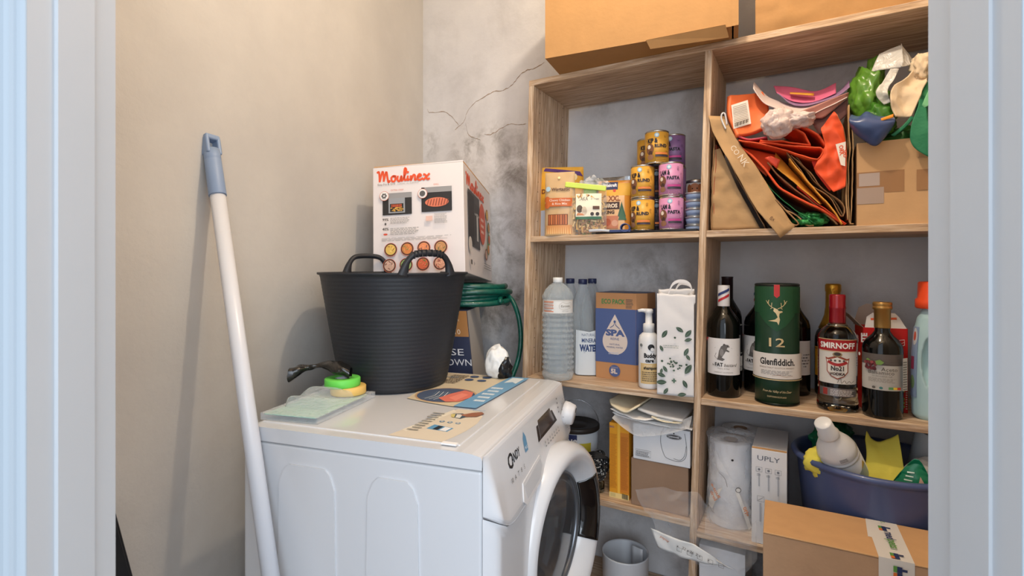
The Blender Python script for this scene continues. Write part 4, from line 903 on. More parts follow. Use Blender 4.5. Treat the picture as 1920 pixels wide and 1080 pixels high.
pr.poly([(-.012, .136), (-.004, .140), (.003, .134), (-.002, .128), (-.010, .128)], (112, 146, 70)).poly([(-.030, .136), (-.026, .141), (-.020, .136)], (112, 146, 70))
pr.text('Aceto', .012, .114, .0085, (70, 64, 60), w=.028).text('Balsamico', -.002, .106, .0085, (70, 64, 60), w=.044).text('DI MODENA IGP', 0, .1, .0032, (110, 104, 98)).lines(-.024, .088, .024, .098, 4, (140, 134, 128)).rect(.010, .0725, .032, .078, (90, 150, 90)).rect(.018, .0725, .025, .078, (232, 196, 60)).rect(.025, .0725, .032, .078, (206, 70, 50)).disc(-.014, .075, .003, (90, 86, 82)).disc(-.002, .075, .003, (60, 120, 120)).rect(.036, .070, .052, .145, (206, 204, 200)).lines(.037, .072, .051, .14, 12, (110, 106, 102)).disc(-.046, .147, .004, (220, 220, 216)); pr.build(o, 'printed_label')
# red box, open lid
p0_ = Vector((.876, 1.265)); p1_ = Vector((.962, 1.232)); rz = atan2((p1_-p0_).y, (p1_-p0_).x); W_ = (p1_-p0_).length
o = thing('red_box', 'red carton with opened white flaps behind the vinegar bottle', 'box', (p0_.x, p0_.y, R3+.0003), rz)
rc = mat('red_card', (206, 36, 34), .4); cc = mat('carton_inside', (170, 150, 136), .8)
H_ = .205; D_ = .075
b = Mb().box(0, W_, 0, .001, 0, H_).box(0, W_, D_-.001, D_, 0, H_).box(0, .001, 0, D_, 0, H_).box(W_-.001, W_, 0, D_, 0, H_).box(0, W_, 0, D_, 0, .001); b.build('carton', rc, o)
f1 = Mb().prism([(.004, H_), (.010, H_+.026), (.024, H_+.036), (W_-.022, H_+.036), (W_-.014, H_+.026), (W_-.002, H_)], lambda a, z: (a, .001+(z-H_)*.35, z), lambda a, z: (a, .002+(z-H_)*.35, z)).build('front_flap', mat('white_flap', (222, 214, 208), .5), o)
Mb().prism([(.018, H_+.018), (W_-.02, H_+.021), (W_-.02, H_+.026), (.018, H_+.023)], lambda a, z: (a, .0005+(z-H_)*.35, z), lambda a, z: (a, .0002+(z-H_)*.35, z)).build('flap_print', ink((226, 96, 50)), f1)
Mb().prism([(.0, H_), (.012, H_+.045), (.03, H_+.055), (W_-.02, H_+.05), (W_-.004, H_)], lambda a, z: (a-.004, D_-.001, z), lambda a, z: (a-.004, D_, z)).build('back_flap', cc, o)
Mb().prism([(0, H_), (D_*.1, H_+.03), (D_*.9, H_+.045), (D_, H_)], lambda a, z: (.0-(z-H_)*.9, a, z), lambda a, z: (.001-(z-H_)*.9, a, z)).build('side_flap', cc, o)
pr = Print(FLAT()); pr.text('ITE', .008, .168, .012, (240, 232, 228), rot=pi/2, bold=.05, align='l').line([(.062, .160), (.085, .172)], .001, (236, 220, 214)).line([(.052, .166), (.058, .174), (.085, .178), (.085, .165), (.066, .156), (.052, .160), (.052, .166)], .0016, (240, 232, 228)).line([(.066, .156), (.085, .122)], .0014, (240, 232, 228)).line([(.058, .122), (.086, .122)], .0014, (240, 232, 228))
for i in range(5): pr.disc(.080, .052-i*.009, .0048, (150, 190, 80) if i != 1 else (206, 60, 50)).rect(.077, .051-i*.009, .083, .053-i*.009, (226, 236, 200))
pr.lines(.0865, .01, .0905, .06, 9, (236, 226, 220)).rect(.080, .062, .088, .092, (80, 30, 34)).rect(.003, .01, .008, .03, (230, 190, 180)); pr.build(o, 'box_print')
# detergent bottle
x, y = 1.001, 1.180
o = thing('detergent_bottle', 'pale blue detergent bottle with orange cap at the right of the drinks shelf', 'bottle', (x, y, R3+.0003), facecam(x, y)+.1)
pb = mat('pale_blue_plastic', (176, 208, 214), .35)
def det(a, c):
    ang = 2*pi*a; z = .262*c; k = 1
    kk = [(0, .86), (.03, .98), (.10, 1.0), (.35, 1.0), (.60, .97), (.80, .90), (.90, .80), (.96, .66), (1, .58)]
    for (c0, s0), (c1, s1) in zip(kk, kk[1:]):
        if c0 <= c <= c1: k = s0+(s1-s0)*(c-c0)/(c1-c0)
    e = .8; ca, sa = cos(ang), sin(ang)
    x = .057*k*math.copysign(abs(ca)**e, ca); y = .036*k*math.copysign(abs(sa)**e, sa)
    # grip recess left of centre on the front
    if sa < 0:
        q = ((x+.022)/.017)**2+((z-.135)/.060)**2
        if q < 1: y += .026*(1-q)**.5
    return (x, y, z)
b = Mb().grid(det, 96, 60).add([det(i/96, 0) for i in range(96)], [tuple(range(96))[::-1]])
b.build('bottle_body', pb, o)
Mb().lathe([(.033, .258), (.036, .261), (.036, .279), (.0315, .283), (.0305, .318), (.028, .321), (.022, .321), (.020, .316), (0, .316)], 48, 0, -.014).build('orange_cap', mat('orange_red_plastic', (240, 82, 40), .35), o)
pr = Print(lambda x, y, h: (lambda p: (p[0]-h, p[1]-h*.5, y))(det(.5+(x+.012)/.34, y/.262)), ds=.005, base=.0012)
pr.rect(-.012, .05, .024, .215, (140, 160, 190)).disc(.010, .192, .011, (200, 204, 206), ry=.020).disc(.010, .193, .006, (206, 90, 70), ry=.011).rect(-.004, .115, .014, .145, (150, 60, 90)).disc(.008, .085, .010, (120, 150, 110), ry=.016); pr.build(o, 'printed_label')

# ================================================================ LEFT, WATER SHELF
pet = film('clear_pet', (214, 226, 232), .20, .08)
x, y = .145, 1.606
o = thing('water_bottle', 'large clear ribbed water bottle with white cap at the shelf edge', 'bottle', (x, y, L3+.0003), facecam(x, y))
pf = [(0, .008), (.02, .003), (.035, 0), (.046, .003), (.0495, .014)]
for i in range(11):
    z = .022+i*.0165; pf += [(.0500, z), (.0465, z+.006), (.0465, z+.009), (.0500, z+.0145)]
pf += [(.0500, .208), (.0475, .213), (.0475, .250), (.0500, .256), (.0490, .264), (.040, .282), (.027, .296), (.0150, .304), (.0135, .309), (.0135, .314), (0, .314)]
Mb().lathe(pf, 56).build('bottle_body', pet, o)
Mb().lathe([(.0145, .305), (.0155, .306), (.0155, .319), (.0145, .3205), (0, .3205)], 28).build('screw_cap', mat('white_cap', (226, 228, 228), .4), o)
pr = Print(CYL(.0480), ds=.006); pr.rect(-.060, .211, .062, .252, (222, 222, 220)).rect(-.060, .249, .062, .251, (196, 190, 180))
for i in range(4): pr.rect(-.050, .215+i*.010, -.013, .2175+i*.010, (222, 124, 70))
pr.lines(-.050, .2185, -.013, .247, 5, (190, 150, 130)).text('Eurovita', .024, .230, .007, (120, 112, 96), w=.03, shear=.25).line(spline([(.004, .236), (.014, .245), (.026, .241), (.044, .243), (.042, .228), (.022, .222), (.006, .226), (.004, .236)], 4), .0006, (150, 144, 130)).text('still water', .024, .216, .004, (160, 168, 170)); pr.build(o, 'printed_label')
navycap = mat('navy_cap', (40, 48, 84), .4)
for (x, y, lab) in ((.236, 1.690, 'wrapped blue-capped water bottle at the front right of the pack'), (.152, 1.700, 'wrapped blue-capped water bottle right behind the large clear bottle'), (.204, 1.775, 'wrapped blue-capped water bottle at the back left of the pack'), (.279, 1.762, 'wrapped blue-capped water bottle at the back right of the pack')):
    o = thing('water_bottle', lab, 'bottle', (x, y, L3+.0003), facecam(x, y), 'mineral water bottles in plastic wrap')
    pf = [(0, .006), (.028, 0), (.034, .006), (.035, .02), (.033, .06), (.035, .09), (.035, .20), (.031, .235), (.020, .272), (.0135, .290), (.0130, .303), (0, .303)]
    Mb().lathe(pf, 36).build('bottle_body', pet, o); Mb().lathe([(.0142, .296), (.015, .297), (.015, .312), (.0142, .3135), (0, .3135)], 24).build('screw_cap', navycap, o)
hull = [(.110, 1.675), (.150, 1.652), (.205, 1.652), (.243, 1.650), (.275, 1.672), (.318, 1.745), (.316, 1.785), (.285, 1.804), (.205, 1.818), (.168, 1.800), (.119, 1.727)]
H3 = resample(spline([Vector((a, b_, 0)) for a, b_ in hull], 6, True)+[Vector((.110, 1.675, 0))], 90)
def wr(a, c):
    p = H3[int(round(a*90)) % 91]; z = .0012+.30*c; k = 1-.30*max(0, c-.72)/.28-.02*ridge(p.x*3, p.y*3, z, 8)
    cx, cy = .212, 1.735; return (cx+(p.x-cx)*k, cy+(p.y-cy)*k, L3+z+.012*nz(p.x, p.y, 1, 30)*c)
b = Mb().grid(wr, 90, 30); wrap = b.build('shrink_wrap', M['film'], None, recenter=True)
tag(wrap, 'clear shrink wrap around the pack of mineral water bottles', 'wrapping')
cxw, cyw = wrap.location.x, wrap.location.y
f0 = facecam(.236, 1.66)
def WF(x, y, h):
    px_, py_ = .243+x*cos(f0), 1.6475+x*sin(f0)+ (x/.05)**2*.012; return (px_+sin(f0)*(h+.002)-cxw, py_-cos(f0)*(h+.002)-cyw, y+.0)
pr = Print(WF, ds=.008); pr.poly([(-.036, .006), (-.030, .002), (.036, .002), (.038, .150), (.010, .142), (-.034, .148)], (206, 214, 220)).text('NATURAL', .006, .128, .009, (62, 80, 120), w=.044).text('MINERAL', .010, .108, .013, (50, 70, 116), w=.052, bold=.02).text('WATER', .008, .080, .020, (44, 64, 112), w=.062, bold=.06).line([(-.01, .075), (.03, .074)], .0008, (60, 80, 120)); pr.build(wrap, 'wrap_print')
# hexagonal-cornered water carton
o = thing('water_carton', 'blue and kraft five litre water carton with a white drop', 'box', (.269, 1.630, L3+.0003), atan2(1.555-1.630, .380-.269))
pc = [(0, 0), (.134, 0), (.160, .030), (.160, .105), (.140, .130), (0, .130)]
hh = .272
b = Mb().prism(pc, lambda a, c: (a, c, 0), lambda a, c: (a, c, hh)); bevel(b.build('carton', M['kraft'] and mat('smooth_kraft', (186, 136, 92), .7, var=.04), o), .002, 2)
bluep = (76, 94, 142)
pr = Print(FLAT()); pr.rect(0, .052, .134, .222, bluep).text('ECO PACK', .060, .238, .0145, (74, 136, 78), w=.078, bold=.03).lines(.102, .226, .126, .256, 6, (90, 84, 84))
drop = [(.066, .205)]+[(.066+.0415*cos(a), .120+.0415*sin(a)) for a in [radians(q) for q in range(30, -211, -12)]]
pr.poly(drop, (214, 200, 190)).text('SPA', .067, .138, .018, bluep, w=.064, bold=.06).text('REINE', .066, .124, .0075, bluep, w=.028).text('NATURAL', .066, .108, .005, bluep, w=.034).text('MINERAL WATER', .066, .099, .005, bluep, w=.054).line([(.05, .162), (.062, .170), (.066, .180), (.070, .170), (.082, .161)], .0022, bluep).disc(.066, .182, .004, bluep).lines(.045, .079, .09, .088, 2, (190, 196, 214)).disc(.066, .028, .0185, bluep).text('5L', .064, .020, .0135, (216, 200, 186), w=.022, bold=.05).text('MAXI PACK', .066, .037, .003, (216, 200, 186)); pr.build(o, 'front_print')
cvec = Vector((.026, .030)).normalized()
pr = Print(lambda x, y, h: (.134+cvec.x*x+cvec.y*h, cvec.y*x-cvec.x*h, y)); pr.rect(0, .052, .0397, .222, bluep); pr.build(o, 'corner_print')
pr = Print(lambda x, y, h: (.160+h, .030+x, y)); pr.rect(0, .052, .075, .222, bluep); pr.build(o, 'side_print')
pr = Print(lambda x, y, h: (x, y, hh+h)); pr.poly([(a*.97+.002, c*.97+.002) for a, c in pc], (86, 90, 120)); pr.build(o, 'top_print')
# shampoo
x, y = .402, 1.490
o = thing('shampoo_bottle', 'white pump bottle of pet shampoo between water carton and paper bag', 'bottle', (x, y, L3+.0003), facecam(x, y)-.12)
wp = mat('glossy_white_plastic', (226, 226, 226), .3)
Mb().lathe([(0, .001), (.026, 0), (.029, .004), (.0295, .012), (.0295, .138), (.027, .152), (.019, .160), (.0145, .163), (.0145, .168), (0, .168)], 48).build('bottle_body', wp, o)
Mb().lathe([(.0165, .164), (.0165, .186), (.0145, .188), (.010, .189), (.010, .217), (.0125, .219), (.0125, .228), (.009, .231), (0, .231)], 32).tube([(0, 0, .225), (-.020, -.006, .2265), (-.030, -.009, .2245)], [.0068, .0052, .0042], 12).build('pump', wp, o)
pr = Print(CYL(.0295), ds=.005); pr.rect(-.022, .016, .040, .075, (214, 184, 130)).text('Buddy', .008, .092, .012, (30, 30, 32), w=.036, bold=.05).text('care', .006, .079, .010, (30, 30, 32), w=.024, bold=.05).text('shampoo', .008, .058, .0085, (40, 38, 36), w=.038, bold=.04).text('puppy', .002, .067, .006, (236, 224, 196)).lines(-.016, .024, .032, .054, 5, (120, 104, 80)).disc(.010, .122, .009, (30, 30, 32)).disc(.013, .116, .005, (226, 226, 226)).disc(-.018, .127, .0045, (120, 124, 124)); pr.build(o, 'printed_label')
# white paper bag with leaves
a0 = Vector((.404, 1.412)); a1 = Vector((.492, 1.377)); rz = atan2(a1.y-a0.y, a1.x-a0.x); W_ = (a1-a0).length+.002; H_ = .280; D_ = .052
o = thing('paper_bag', 'white paper gift bag printed with green leaves beside the divider', 'bag', (a0.x, a0.y, L3+.0003), rz)
wpap = mat('white_bag_paper', (226, 224, 224), .6, bump=.35, bscale=18)
def pb_(a, c, face):
    z = H_*c; x = W_*a; cr_ = .0028*ridge(x+face, 0, z, 14)*min(1, c*4)
    if face == 0: return (x+.004*(c > .9), -.002*sin(pi*a)+cr_+.006*(c-.5)*0, z)
    return (x, D_*(1-.25*c)+cr_, z-.006*face*0)
def topz(a): return -.003*a+.001*sin(14*a)
b = Mb().grid(lambda a, c: (lambda p: (p[0], p[1], p[2]+topz(a)*c))(pb_(a, c, 0)), 24, 40).grid(lambda a, c: (lambda p: (p[0], p[1], p[2]+(.010-topz(a))*c))(pb_(a, c, 1)), 24, 40)
for sx in (0, 1): b.grid(lambda a, c: (W_*sx+(.5-abs(a-.5))*.030*(1-2*sx)*c, D_*a*(1-.25*c), H_*c+(topz(sx) if a < .5 else .008)*c*abs(1-2*a)), 4, 20)
b.grid(lambda a, c: (W_*a, D_*c, .0005), 2, 2)
ob = b.build('bag_body', wpap, o); solid(ob, .0006)
for k, (y0, zt) in enumerate(((.004, .035), (D_*.74, .028))):
    P = spline([(.024+k*.012, y0, H_-.02), (.040+k*.012, y0+.004, H_+zt*.7), (.066, y0+.006, H_+zt), (W_-.008, y0+.004, H_+zt*.6), (W_-.010, y0, H_-.02)], 6)
    hb = Mb(); vs = []
    for p in P: vs += [(p.x, p.y-.0008, p.z-.0045), (p.x, p.y-.0008, p.z+.0045)]
    hb.add(vs, [(2*i, 2*i+1, 2*i+3, 2*i+2) for i in range(len(P)-1)]); hs = hb.build('handle', wpap, o); solid(hs, .0015)
pr = Print(lambda x, y, h: (x, pb_(x/W_, y/H_, 0)[1]-h-.0003, y)); gr_ = (62, 84, 68)
def leaf(cx, cy, l, ang, wd=.46, c=gr_):
    P = []; l = l*1.3; cx = min(max(cx, .012), .082)
    for t in [i/8 for i in range(9)]: P.append((l*(t-.5), l*wd*.5*sin(pi*t)**.8))
    for t in [i/8 for i in range(7, 0, -1)]: P.append((l*(t-.5), -l*wd*.5*sin(pi*t)**.8))
    pr.poly([(cx+a*cos(ang)-b_*sin(ang), cy+a*sin(ang)+b_*cos(ang)) for a, b_ in P], c)
    pr.line([(cx-l*.5*cos(ang), cy-l*.5*sin(ang)), (cx+l*.42*cos(ang), cy+l*.42*sin(ang))], .0006, (150, 166, 150))
for q in ((.020, .168, .020, 1.0), (.060, .182, .018, -.6), (.008, .128, .014, -1.1), (.077, .122, .018, 1.1), (.086, .172, .020, .9), (.084, .155, .016, .3), (.090, .075, .024, 1.0), (.022, .072, .015, -1.0), (.074, .035, .018, -1.1), (.006, .055, .018, -.3), (.008, .035, .022, .1), (.006, .066, .012, 1.3), (.024, .012, .016, 1.0), (.066, .006, .018, .2), (.091, .108, .014, -1.0)): leaf(*q)
for q in ((.048, .160, .003), (.014, .094, .0032), (.078, .088, .003)): pr.disc(q[0], q[1], q[2], gr_, n=12)
rnd = random.Random(2)
for i in range(20): a = rnd.random()*6.28; r_ = .018*sqrt(rnd.random()); pr.disc(.048+r_*cos(a), .090+r_*sin(a)*1.1, .0026, (74, 96, 82), n=8)
pr.rect(.040, .0415, .052, .0455, (80, 110, 92)).rect(.044, .0375, .048, .0495, (80, 110, 92)).lines(.018, .132, .070, .142, 2, (170, 176, 172)); pr.build(o, 'leaf_print')

# ================================================================ LOWER LEFT COMPARTMENT
p = (.219, 1.725)
o = thing('paint_bucket', 'paint bucket with dark lid and wire handle in the lower left compartment', 'bucket', (p[0], p[1], L4+.0003), facecam(*p))
Mb().lathe([(0, 0), (.068, 0), (.074, .158), (0, .158)], 56).build('bucket_wall', mat('white_bucket', (206, 210, 214), .4), o)
Mb().lathe([(.0745, .152), (.078, .155), (.078, .166), (.075, .170), (.070, .166), (.050, .166), (.047, .163), (.034, .163), (.032, .166), (0, .166)], 56).build('lid', mat('dark_lid', (52, 46, 42), .45), o)
Mb().tube([(.077*cos(a), -.03*sin(a)*0+.02, .150+.092*sin(a)) for a in [pi*i/24 for i in range(25)]], .0016, 6).build('wire_handle', M['steel'], o)
pr = Print(LATHEMAP([(.068, 0), (.074, .158)]), ds=.008); pr.rect(-.09, .03, .002, .150, (48, 56, 100)).text('NO', -.012, .112, .022, (226, 226, 226), w=.034, bold=.06).rect(.006, .03, .052, .122, (206, 186, 60)).rect(-.03, .05, .0, .09, (206, 120, 60)); pr.build(o, 'printed_label')
def ubox(name, label, cat, u0, u1, v0, d, z, h, m, rz=0, group=None):
    P = WP(u0, v0, z); o = thing(name, label, cat, (P.x, P.y, z+.0003), UROT+rz, group); w = u1-u0
    bevel(Mb().box(0, w, 0, d, 0, h).build('carton', m, o), .0015, 2); return o, w
ora = mat('orange_card', (232, 160, 44), .45, var=.05, vscale=40)
o, w = ubox('orange_box', 'tall orange box beside the stacked cartons', 'box', .292, .353, .034, .15, L4, .226, ora)
pr = Print(FLAT()); pr.rect(.034, .02, w, .200, (214, 132, 44)).rect(.026, 0, .034, .226, (246, 188, 70)).rect(0, .0, w, .016, (232, 206, 140)).lines(.003, .03, .024, .195, 40, (196, 120, 40)).lines(.037, .03, w-.002, .19, 40, (180, 104, 40)).rect(.004, .004, .02, .014, (210, 190, 130))
for i in range(9): pr.rect(.040+i*.0022, .003, .0410+i*.0022+.0006*(i % 2), .018, (60, 56, 50))
pr.text('BIO', .010, .212, .006, (70, 70, 150)); pr.build(o, 'front_print')
o, w = ubox('brown_carton', 'plain brown carton under the white one', 'box', .364, .526, .019, .22, L4, .1365, M['card_dark'])
wc2 = mat('white_corrugated', (216, 218, 222), .6, var=.02, vscale=20)
o, w = ubox('white_carton', 'white carton with outlined glass drawing stacked on the brown carton', 'box', .366, .527, .019, .22, L4+.1372, .103, wc2)
pr = Print(FLAT()); bk = (44, 42, 44)
pr.line(spline([(.082, .095), (.080, .06), (.088, .03), (.098, .018), (.128, .014), (.146, .024), (.152, .050), (.146, .095)], 6), .0011, bk).line(spline([(.116, .020), (.134, .019), (.146, .034), (.150, .06)], 5), .001, bk)
pr.disc(.117, .081, .021, bk, ry=.0072).disc(.117, .081, .0195, (216, 218, 222), ry=.0062).disc(.117, .081, .0185, bk, ry=.0054).text('SUNDRANGER', .117, .079, .0042, (226, 226, 230), w=.030, bold=.03).disc(.117, .091, .002, bk)
pr.line([(.008, .010), (.052, .010), (.052, .029), (.008, .029), (.008, .010)], .0008, (90, 90, 94)).lines(.010, .012, .050, .027, 4, (96, 96, 100)); pr.build(o, 'front_print')
# papers, envelopes and film on the white box
def loft(name, label, cat, A, B, vA, vB, m, t=.0015, nu=24, nv=14, amp=.003, fs=18, sm=True, seed=0, group=None, sp=True, par=None, bend=0, kind=None):
    """paper or film sheet spanned between two edge lines given as (u,z) or (u,v,z)"""
    def ex(P, v): P = [Vector((q[0], v, q[1])) if len(q) == 2 else Vector(q) for q in P]; return resample(spline(P, 6) if sp and len(P) > 2 else P, nu)
    a_, b_ = ex(A, vA), ex(B, vB); bm = Mb()
    def fn(i, j):
        k = int(round(i*nu)); p = a_[k].lerp(b_[k], j)
        n = (a_[min(k+1, nu)]-a_[max(k-1, 0)]).cross(b_[k]-a_[k]); n = n.normalized() if n.length > 1e-9 else Vector((0, 1, 0))
        p = p+n*(amp*ridge(p.x+seed, p.y+seed*.7, p.z, fs)+amp*.5*nz(p.x, p.y, p.z+seed, fs*2.6)+bend*sin(pi*j))
        return SP(*p)
    bm.grid(fn, nu, nv)
    o = bm.build(name, m, par, loc=(OX, OY, 0) if not par else None, rz=UROT if not par else 0, recenter=not par)
    if t: solid(o, t)
    if not par: tag(o, label, cat, group, kind)
    return o
cream = mat('cream_paper', (226, 214, 186), .7, bump=.2, bscale=20)
Z1 = L4+.2412
loft('paper_sheet', 'crumpled white papers lying at the bottom of the pile on the white carton', 'paper', [(.300, .015, Z1+.022), (.36, .0, Z1+.012), (.45, .005, Z1+.006), (.530, .01, Z1+.006)], [(.31, .20, Z1+.018), (.38, .22, Z1+.012), (.46, .22, Z1+.008), (.53, .22, Z1+.008)], 0, 0, M['paper'], .002, amp=.004)
loft('paper_sheet', 'thin white sheet curling in the middle of the paper pile', 'paper', [(.295, .01, Z1+.032), (.38, -.01, Z1+.018), (.44, .0, Z1+.026), (.500, .0, Z1+.018)], [(.31, .20, Z1+.030), (.38, .20, Z1+.022), (.45, .2, Z1+.024), (.50, .2, Z1+.020)], 0, 0, M['paper'], .0015, amp=.003, seed=3)
loft('envelope', 'large white envelope on the paper pile against the divider', 'envelope', [(.375, .02, Z1+.042), (.43, .0, Z1+.036), (.505, .0, Z1+.030)], [(.39, .2, Z1+.046), (.45, .2, Z1+.042), (.515, .2, Z1+.038)], 0, 0, mat('white_envelope', (218, 216, 214), .6), .006, amp=.001, seed=5)
loft('envelope', 'cream folded envelope poking out at the left of the paper pile', 'envelope', [(.282, .04, Z1+.052), (.30, .01, Z1+.045), (.345, -.012, Z1+.036), (.372, -.012, Z1+.050), (.385, .01, Z1+.058)], [(.30, .17, Z1+.058), (.33, .16, Z1+.052), (.36, .15, Z1+.048), (.385, .15, Z1+.055), (.395, .14, Z1+.060)], 0, 0, cream, .005, amp=.001, seed=6)
loft('folded_paper', 'folded cream paper tucked under the big white envelope', 'paper', [(.42, -.004, Z1+.030), (.47, -.006, Z1+.022), (.505, .0, Z1+.026)], [(.43, .15, Z1+.032), (.47, .15, Z1+.028), (.51, .15, Z1+.028)], 0, 0, cream, .002, amp=.002, seed=8)
loft('plastic_film', 'cloudy plastic film drooping over the top of the white carton', 'plastic film', [(.305, -.004, Z1+.010), (.37, .004, Z1-.030), (.42, .006, Z1-.026), (.47, .004, Z1-.010), (.525, .004, Z1+.012)], [(.31, .03, Z1+.022), (.37, .02, Z1+.014), (.43, .015, Z1+.014), (.48, .01, Z1+.02), (.528, .02, Z1+.045)], 0, 0, M['film2'], 0, nu=40, amp=.004, seed=4)
# rope bundle, cable, jar
b = Mb(); rnd = random.Random(8); sp_ = Mb()
for k in range(9):
    c0 = Vector((.245+rnd.uniform(-.008, .008), .060+rnd.uniform(-.02, .02), .548+rnd.uniform(-.012, .012))); r0 = rnd.uniform(.018, .030); ax = Vector((rnd.uniform(-1, 1), rnd.uniform(-1, 1), rnd.uniform(-.4, .4))).normalized()
    e1 = ax.cross(Vector((0, 0, 1))).normalized(); e2 = ax.cross(e1)
    P = [SP(*(c0+e1*r0*cos(a)*1.1+e2*r0*1.15*sin(a)+ax*.004*sin(3*a))) for a in [2*pi*i/30 for i in range(30)]]
    b.tube(P, .0040, 7, closed=True)
    for i in range(60):
        a = rnd.random()*2*pi; q = rnd.random()*2*pi; rad = (e1*cos(a)+e2*sin(a)); cc_ = c0+e1*r0*cos(a)*1.1+e2*r0*1.15*sin(a)+ax*.004*sin(3*a)+(rad*cos(q)+ax*sin(q))*.0040
        cc_ = Vector(SP(*cc_)); s_ = .0011; b.box(cc_.x-s_, cc_.x+s_, cc_.y-s_, cc_.y+s_, cc_.z-s_, cc_.z+s_, 1)
for i in range(4): b.tube(spline([SP(.21, .06, .58-i*.008), SP(.24, .05-i*.005, .592-i*.004), SP(.275, .06, .575), SP(.262, .07, .55), SP(.225, .06, .52-i*.004), SP(.232, .05, .4765+.0045)], 6), .0040, 7)
tag(b.build('speckled_rope', [mat('black_cord', (26, 26, 28), .7), mat('white_fleck', (206, 206, 204), .7)], loc=(OX, OY, 0), rz=UROT, recenter=True), 'bundle of black cord with white flecks beside the orange box', 'rope')
x_ = WP(.244, .055, L4)
o = thing('glass_jar', 'small clear glass jar under the speckled rope', 'jar', (x_.x, x_.y, L4+.0003), 0)
Mb().lathe([(0, 0), (.022, 0), (.024, .004), (.024, .028), (.018, .036), (.016, .040), (.016, .046), (.0145, .046), (.0145, .038), (.021, .028), (.021, .004), (0, .004)], 32).build('jar_glass', gl, o)
Mb().lathe([(.0165, .0405), (.0172, .0405), (.0172, .0475), (0, .0478)], 28).build('jar_lid', M['tin'], o)
P = [SP(*q) for q in ((.215, .02, .558), (.235, .0, .566), (.252, -.008, .560), (.246, -.012, .52), (.250, -.012, .47), (.266, -.010, .42), (.272, -.008, .375), (.268, -.006, .350), (.250, -.004, .322), (.226, .0, .312), (.20, .01, .318))]
tag(Mb().tube(spline(P, 8), .0019, 8).build('white_cable', mat('ivory_cable', (220, 214, 200), .45), loc=(OX, OY, 0), rz=UROT, recenter=True), 'thin white cable hanging in a loop below the speckled rope', 'cable')
# white bin, box below
p = WP(.325, .120, .13); 
o = thing('white_bin', 'open white round bin on the bottom board', 'bin', (p.x, p.y, .1303), facecam(p.x, p.y))
Mb().lathe([(0, 0), (.066, 0), (.070, .006), (.0725, .132), (.0735, .137), (.071, .138), (.068, .132), (.066, .008), (0, .005)], 56).build('bin_wall', mat('bin_white', (206, 208, 212), .35), o)
o_ = Mb().grid(lambda a, c: (.020+.034*a, .035-.02*a, .03+.110*c), 4, 4).build('inner_sheet', M['whitep'], o); solid(o_, .002)
ubox('small_white_carton', 'white carton standing on the bottom board right of the divider', 'box', .565, .682, .02, .20, .12, .283, wc2)

# ================================================================ LOWER RIGHT COMPARTMENT
rollm = mat('paper_towel', (228, 228, 230), .85, bump=.5, bscale=90)
for (x, y, r, h, lab) in ((.622, 1.442, .0565, .232, 'front kitchen roll in torn plastic wrap right of the divider'), (.690, 1.532, .053, .236, 'kitchen roll standing behind the front one')):
    o = thing('kitchen_roll', lab, 'kitchen roll', (x, y, R4+.0003), facecam(x, y), 'kitchen rolls')
    pf = [(.019, 0), (r-.002, 0), (r, .003), (r, h-.003), (r-.002, h), (r*.6, h+.001), (.019, h-.001), (.019, 0)]
    Mb().lathe(pf, 56).build('paper_roll', rollm, o)
    Mb().lathe([(.0188, .0), (.0188, h), (.0172, h), (.0172, 0), (.0188, 0)], 32).build('cardboard_core', M['card_dark'], o)
def wrapf(a, c):
    ang = -pi*.95+pi*1.15*a-.3; r = .0600+.0035*ridge(cos(ang)*.3, sin(ang)*.3, c*.5, 9)+.012*max(0, .25-c)
    return (.622+r*cos(ang), 1.442+r*sin(ang), R4+.002+.240*c+.004*nz(a*4, c*3, 1, 3))
def wraptop(a, c):
    ang = 2*pi*a; r = .061*(1-c)+.004; return (.622+r*cos(ang), 1.442+r*sin(ang), R4+.242+.010*sin(3*ang+1)*(1-c)*.5+.012*c*(1-c)*4+.004*nz(cos(ang), sin(ang), c, 6))
wrp = Mb().grid(wrapf, 50, 30).grid(wraptop, 40, 8).build('roll_wrap', film('roll_film', (238, 240, 244), .13, .12), recenter=True)
tag(wrp, 'torn clear printed plastic wrap around the front kitchen roll', 'plastic wrap')
fm = film('crinkled_film', (240, 242, 246), .10, .10)
fl = loft('hanging_film', 'torn plastic wrapping hanging over the shelf edge in front of the divider', 'plastic wrap',
     [(.385, -.008, .530), (.408, -.022, .492), (.440, -.035, .470), (.470, -.05, .425), (.520, -.055, .415), (.575, -.05, .385), (.640, -.045, .405), (.672, -.04, .385), (.705, -.03, .430)], [(.462, -.008, .555), (.500, -.012, .552), (.545, -.010, .560), (.562, -.012, .556), (.580, -.015, .530), (.610, -.012, .505), (.650, -.012, .496), (.680, -.01, .500), (.698, -.01, .520)], 0, 0, fm, 0, nu=70, nv=50, amp=.009, fs=22, seed=2)
loft('torn_film', 'crumpled plastic film piled in front of the kitchen roll on the shelf', 'plastic wrap', [(.575, -.012, .452), (.63, -.014, .4505), (.695, -.012, .450)], [(.566, .10, .700), (.60, .045, .640), (.685, .03, .520)], 0, 0, fm, 0, nu=50, nv=44, amp=.010, fs=24, seed=7)
st = loft('printed_strip', None, None, [(.440, -.056, .452), (.50, -.062, .446), (.56, -.062, .440), (.625, -.058, .410)], [(.462, -.056, .405), (.50, -.062, .402), (.55, -.062, .398), (.655, -.056, .404)], 0, 0, mat('white_print_film', (222, 222, 220), .35), .0005, nu=30, nv=8, amp=.004, seed=5)
tag(st, 'white printed strip with care symbols on the hanging plastic', 'plastic wrap')
lx, ly, lz = st.location
def SF(x, y, h):
    t = Vector(SP(.47+x, -.067-h, .412+y)); return tuple(t-(Matrix.Rotation(-UROT, 3, 'Z') @ (Vector((lx, ly, lz))-Vector((OX, OY, 0)))))
pr = Print(SF); dk = (70, 66, 66)
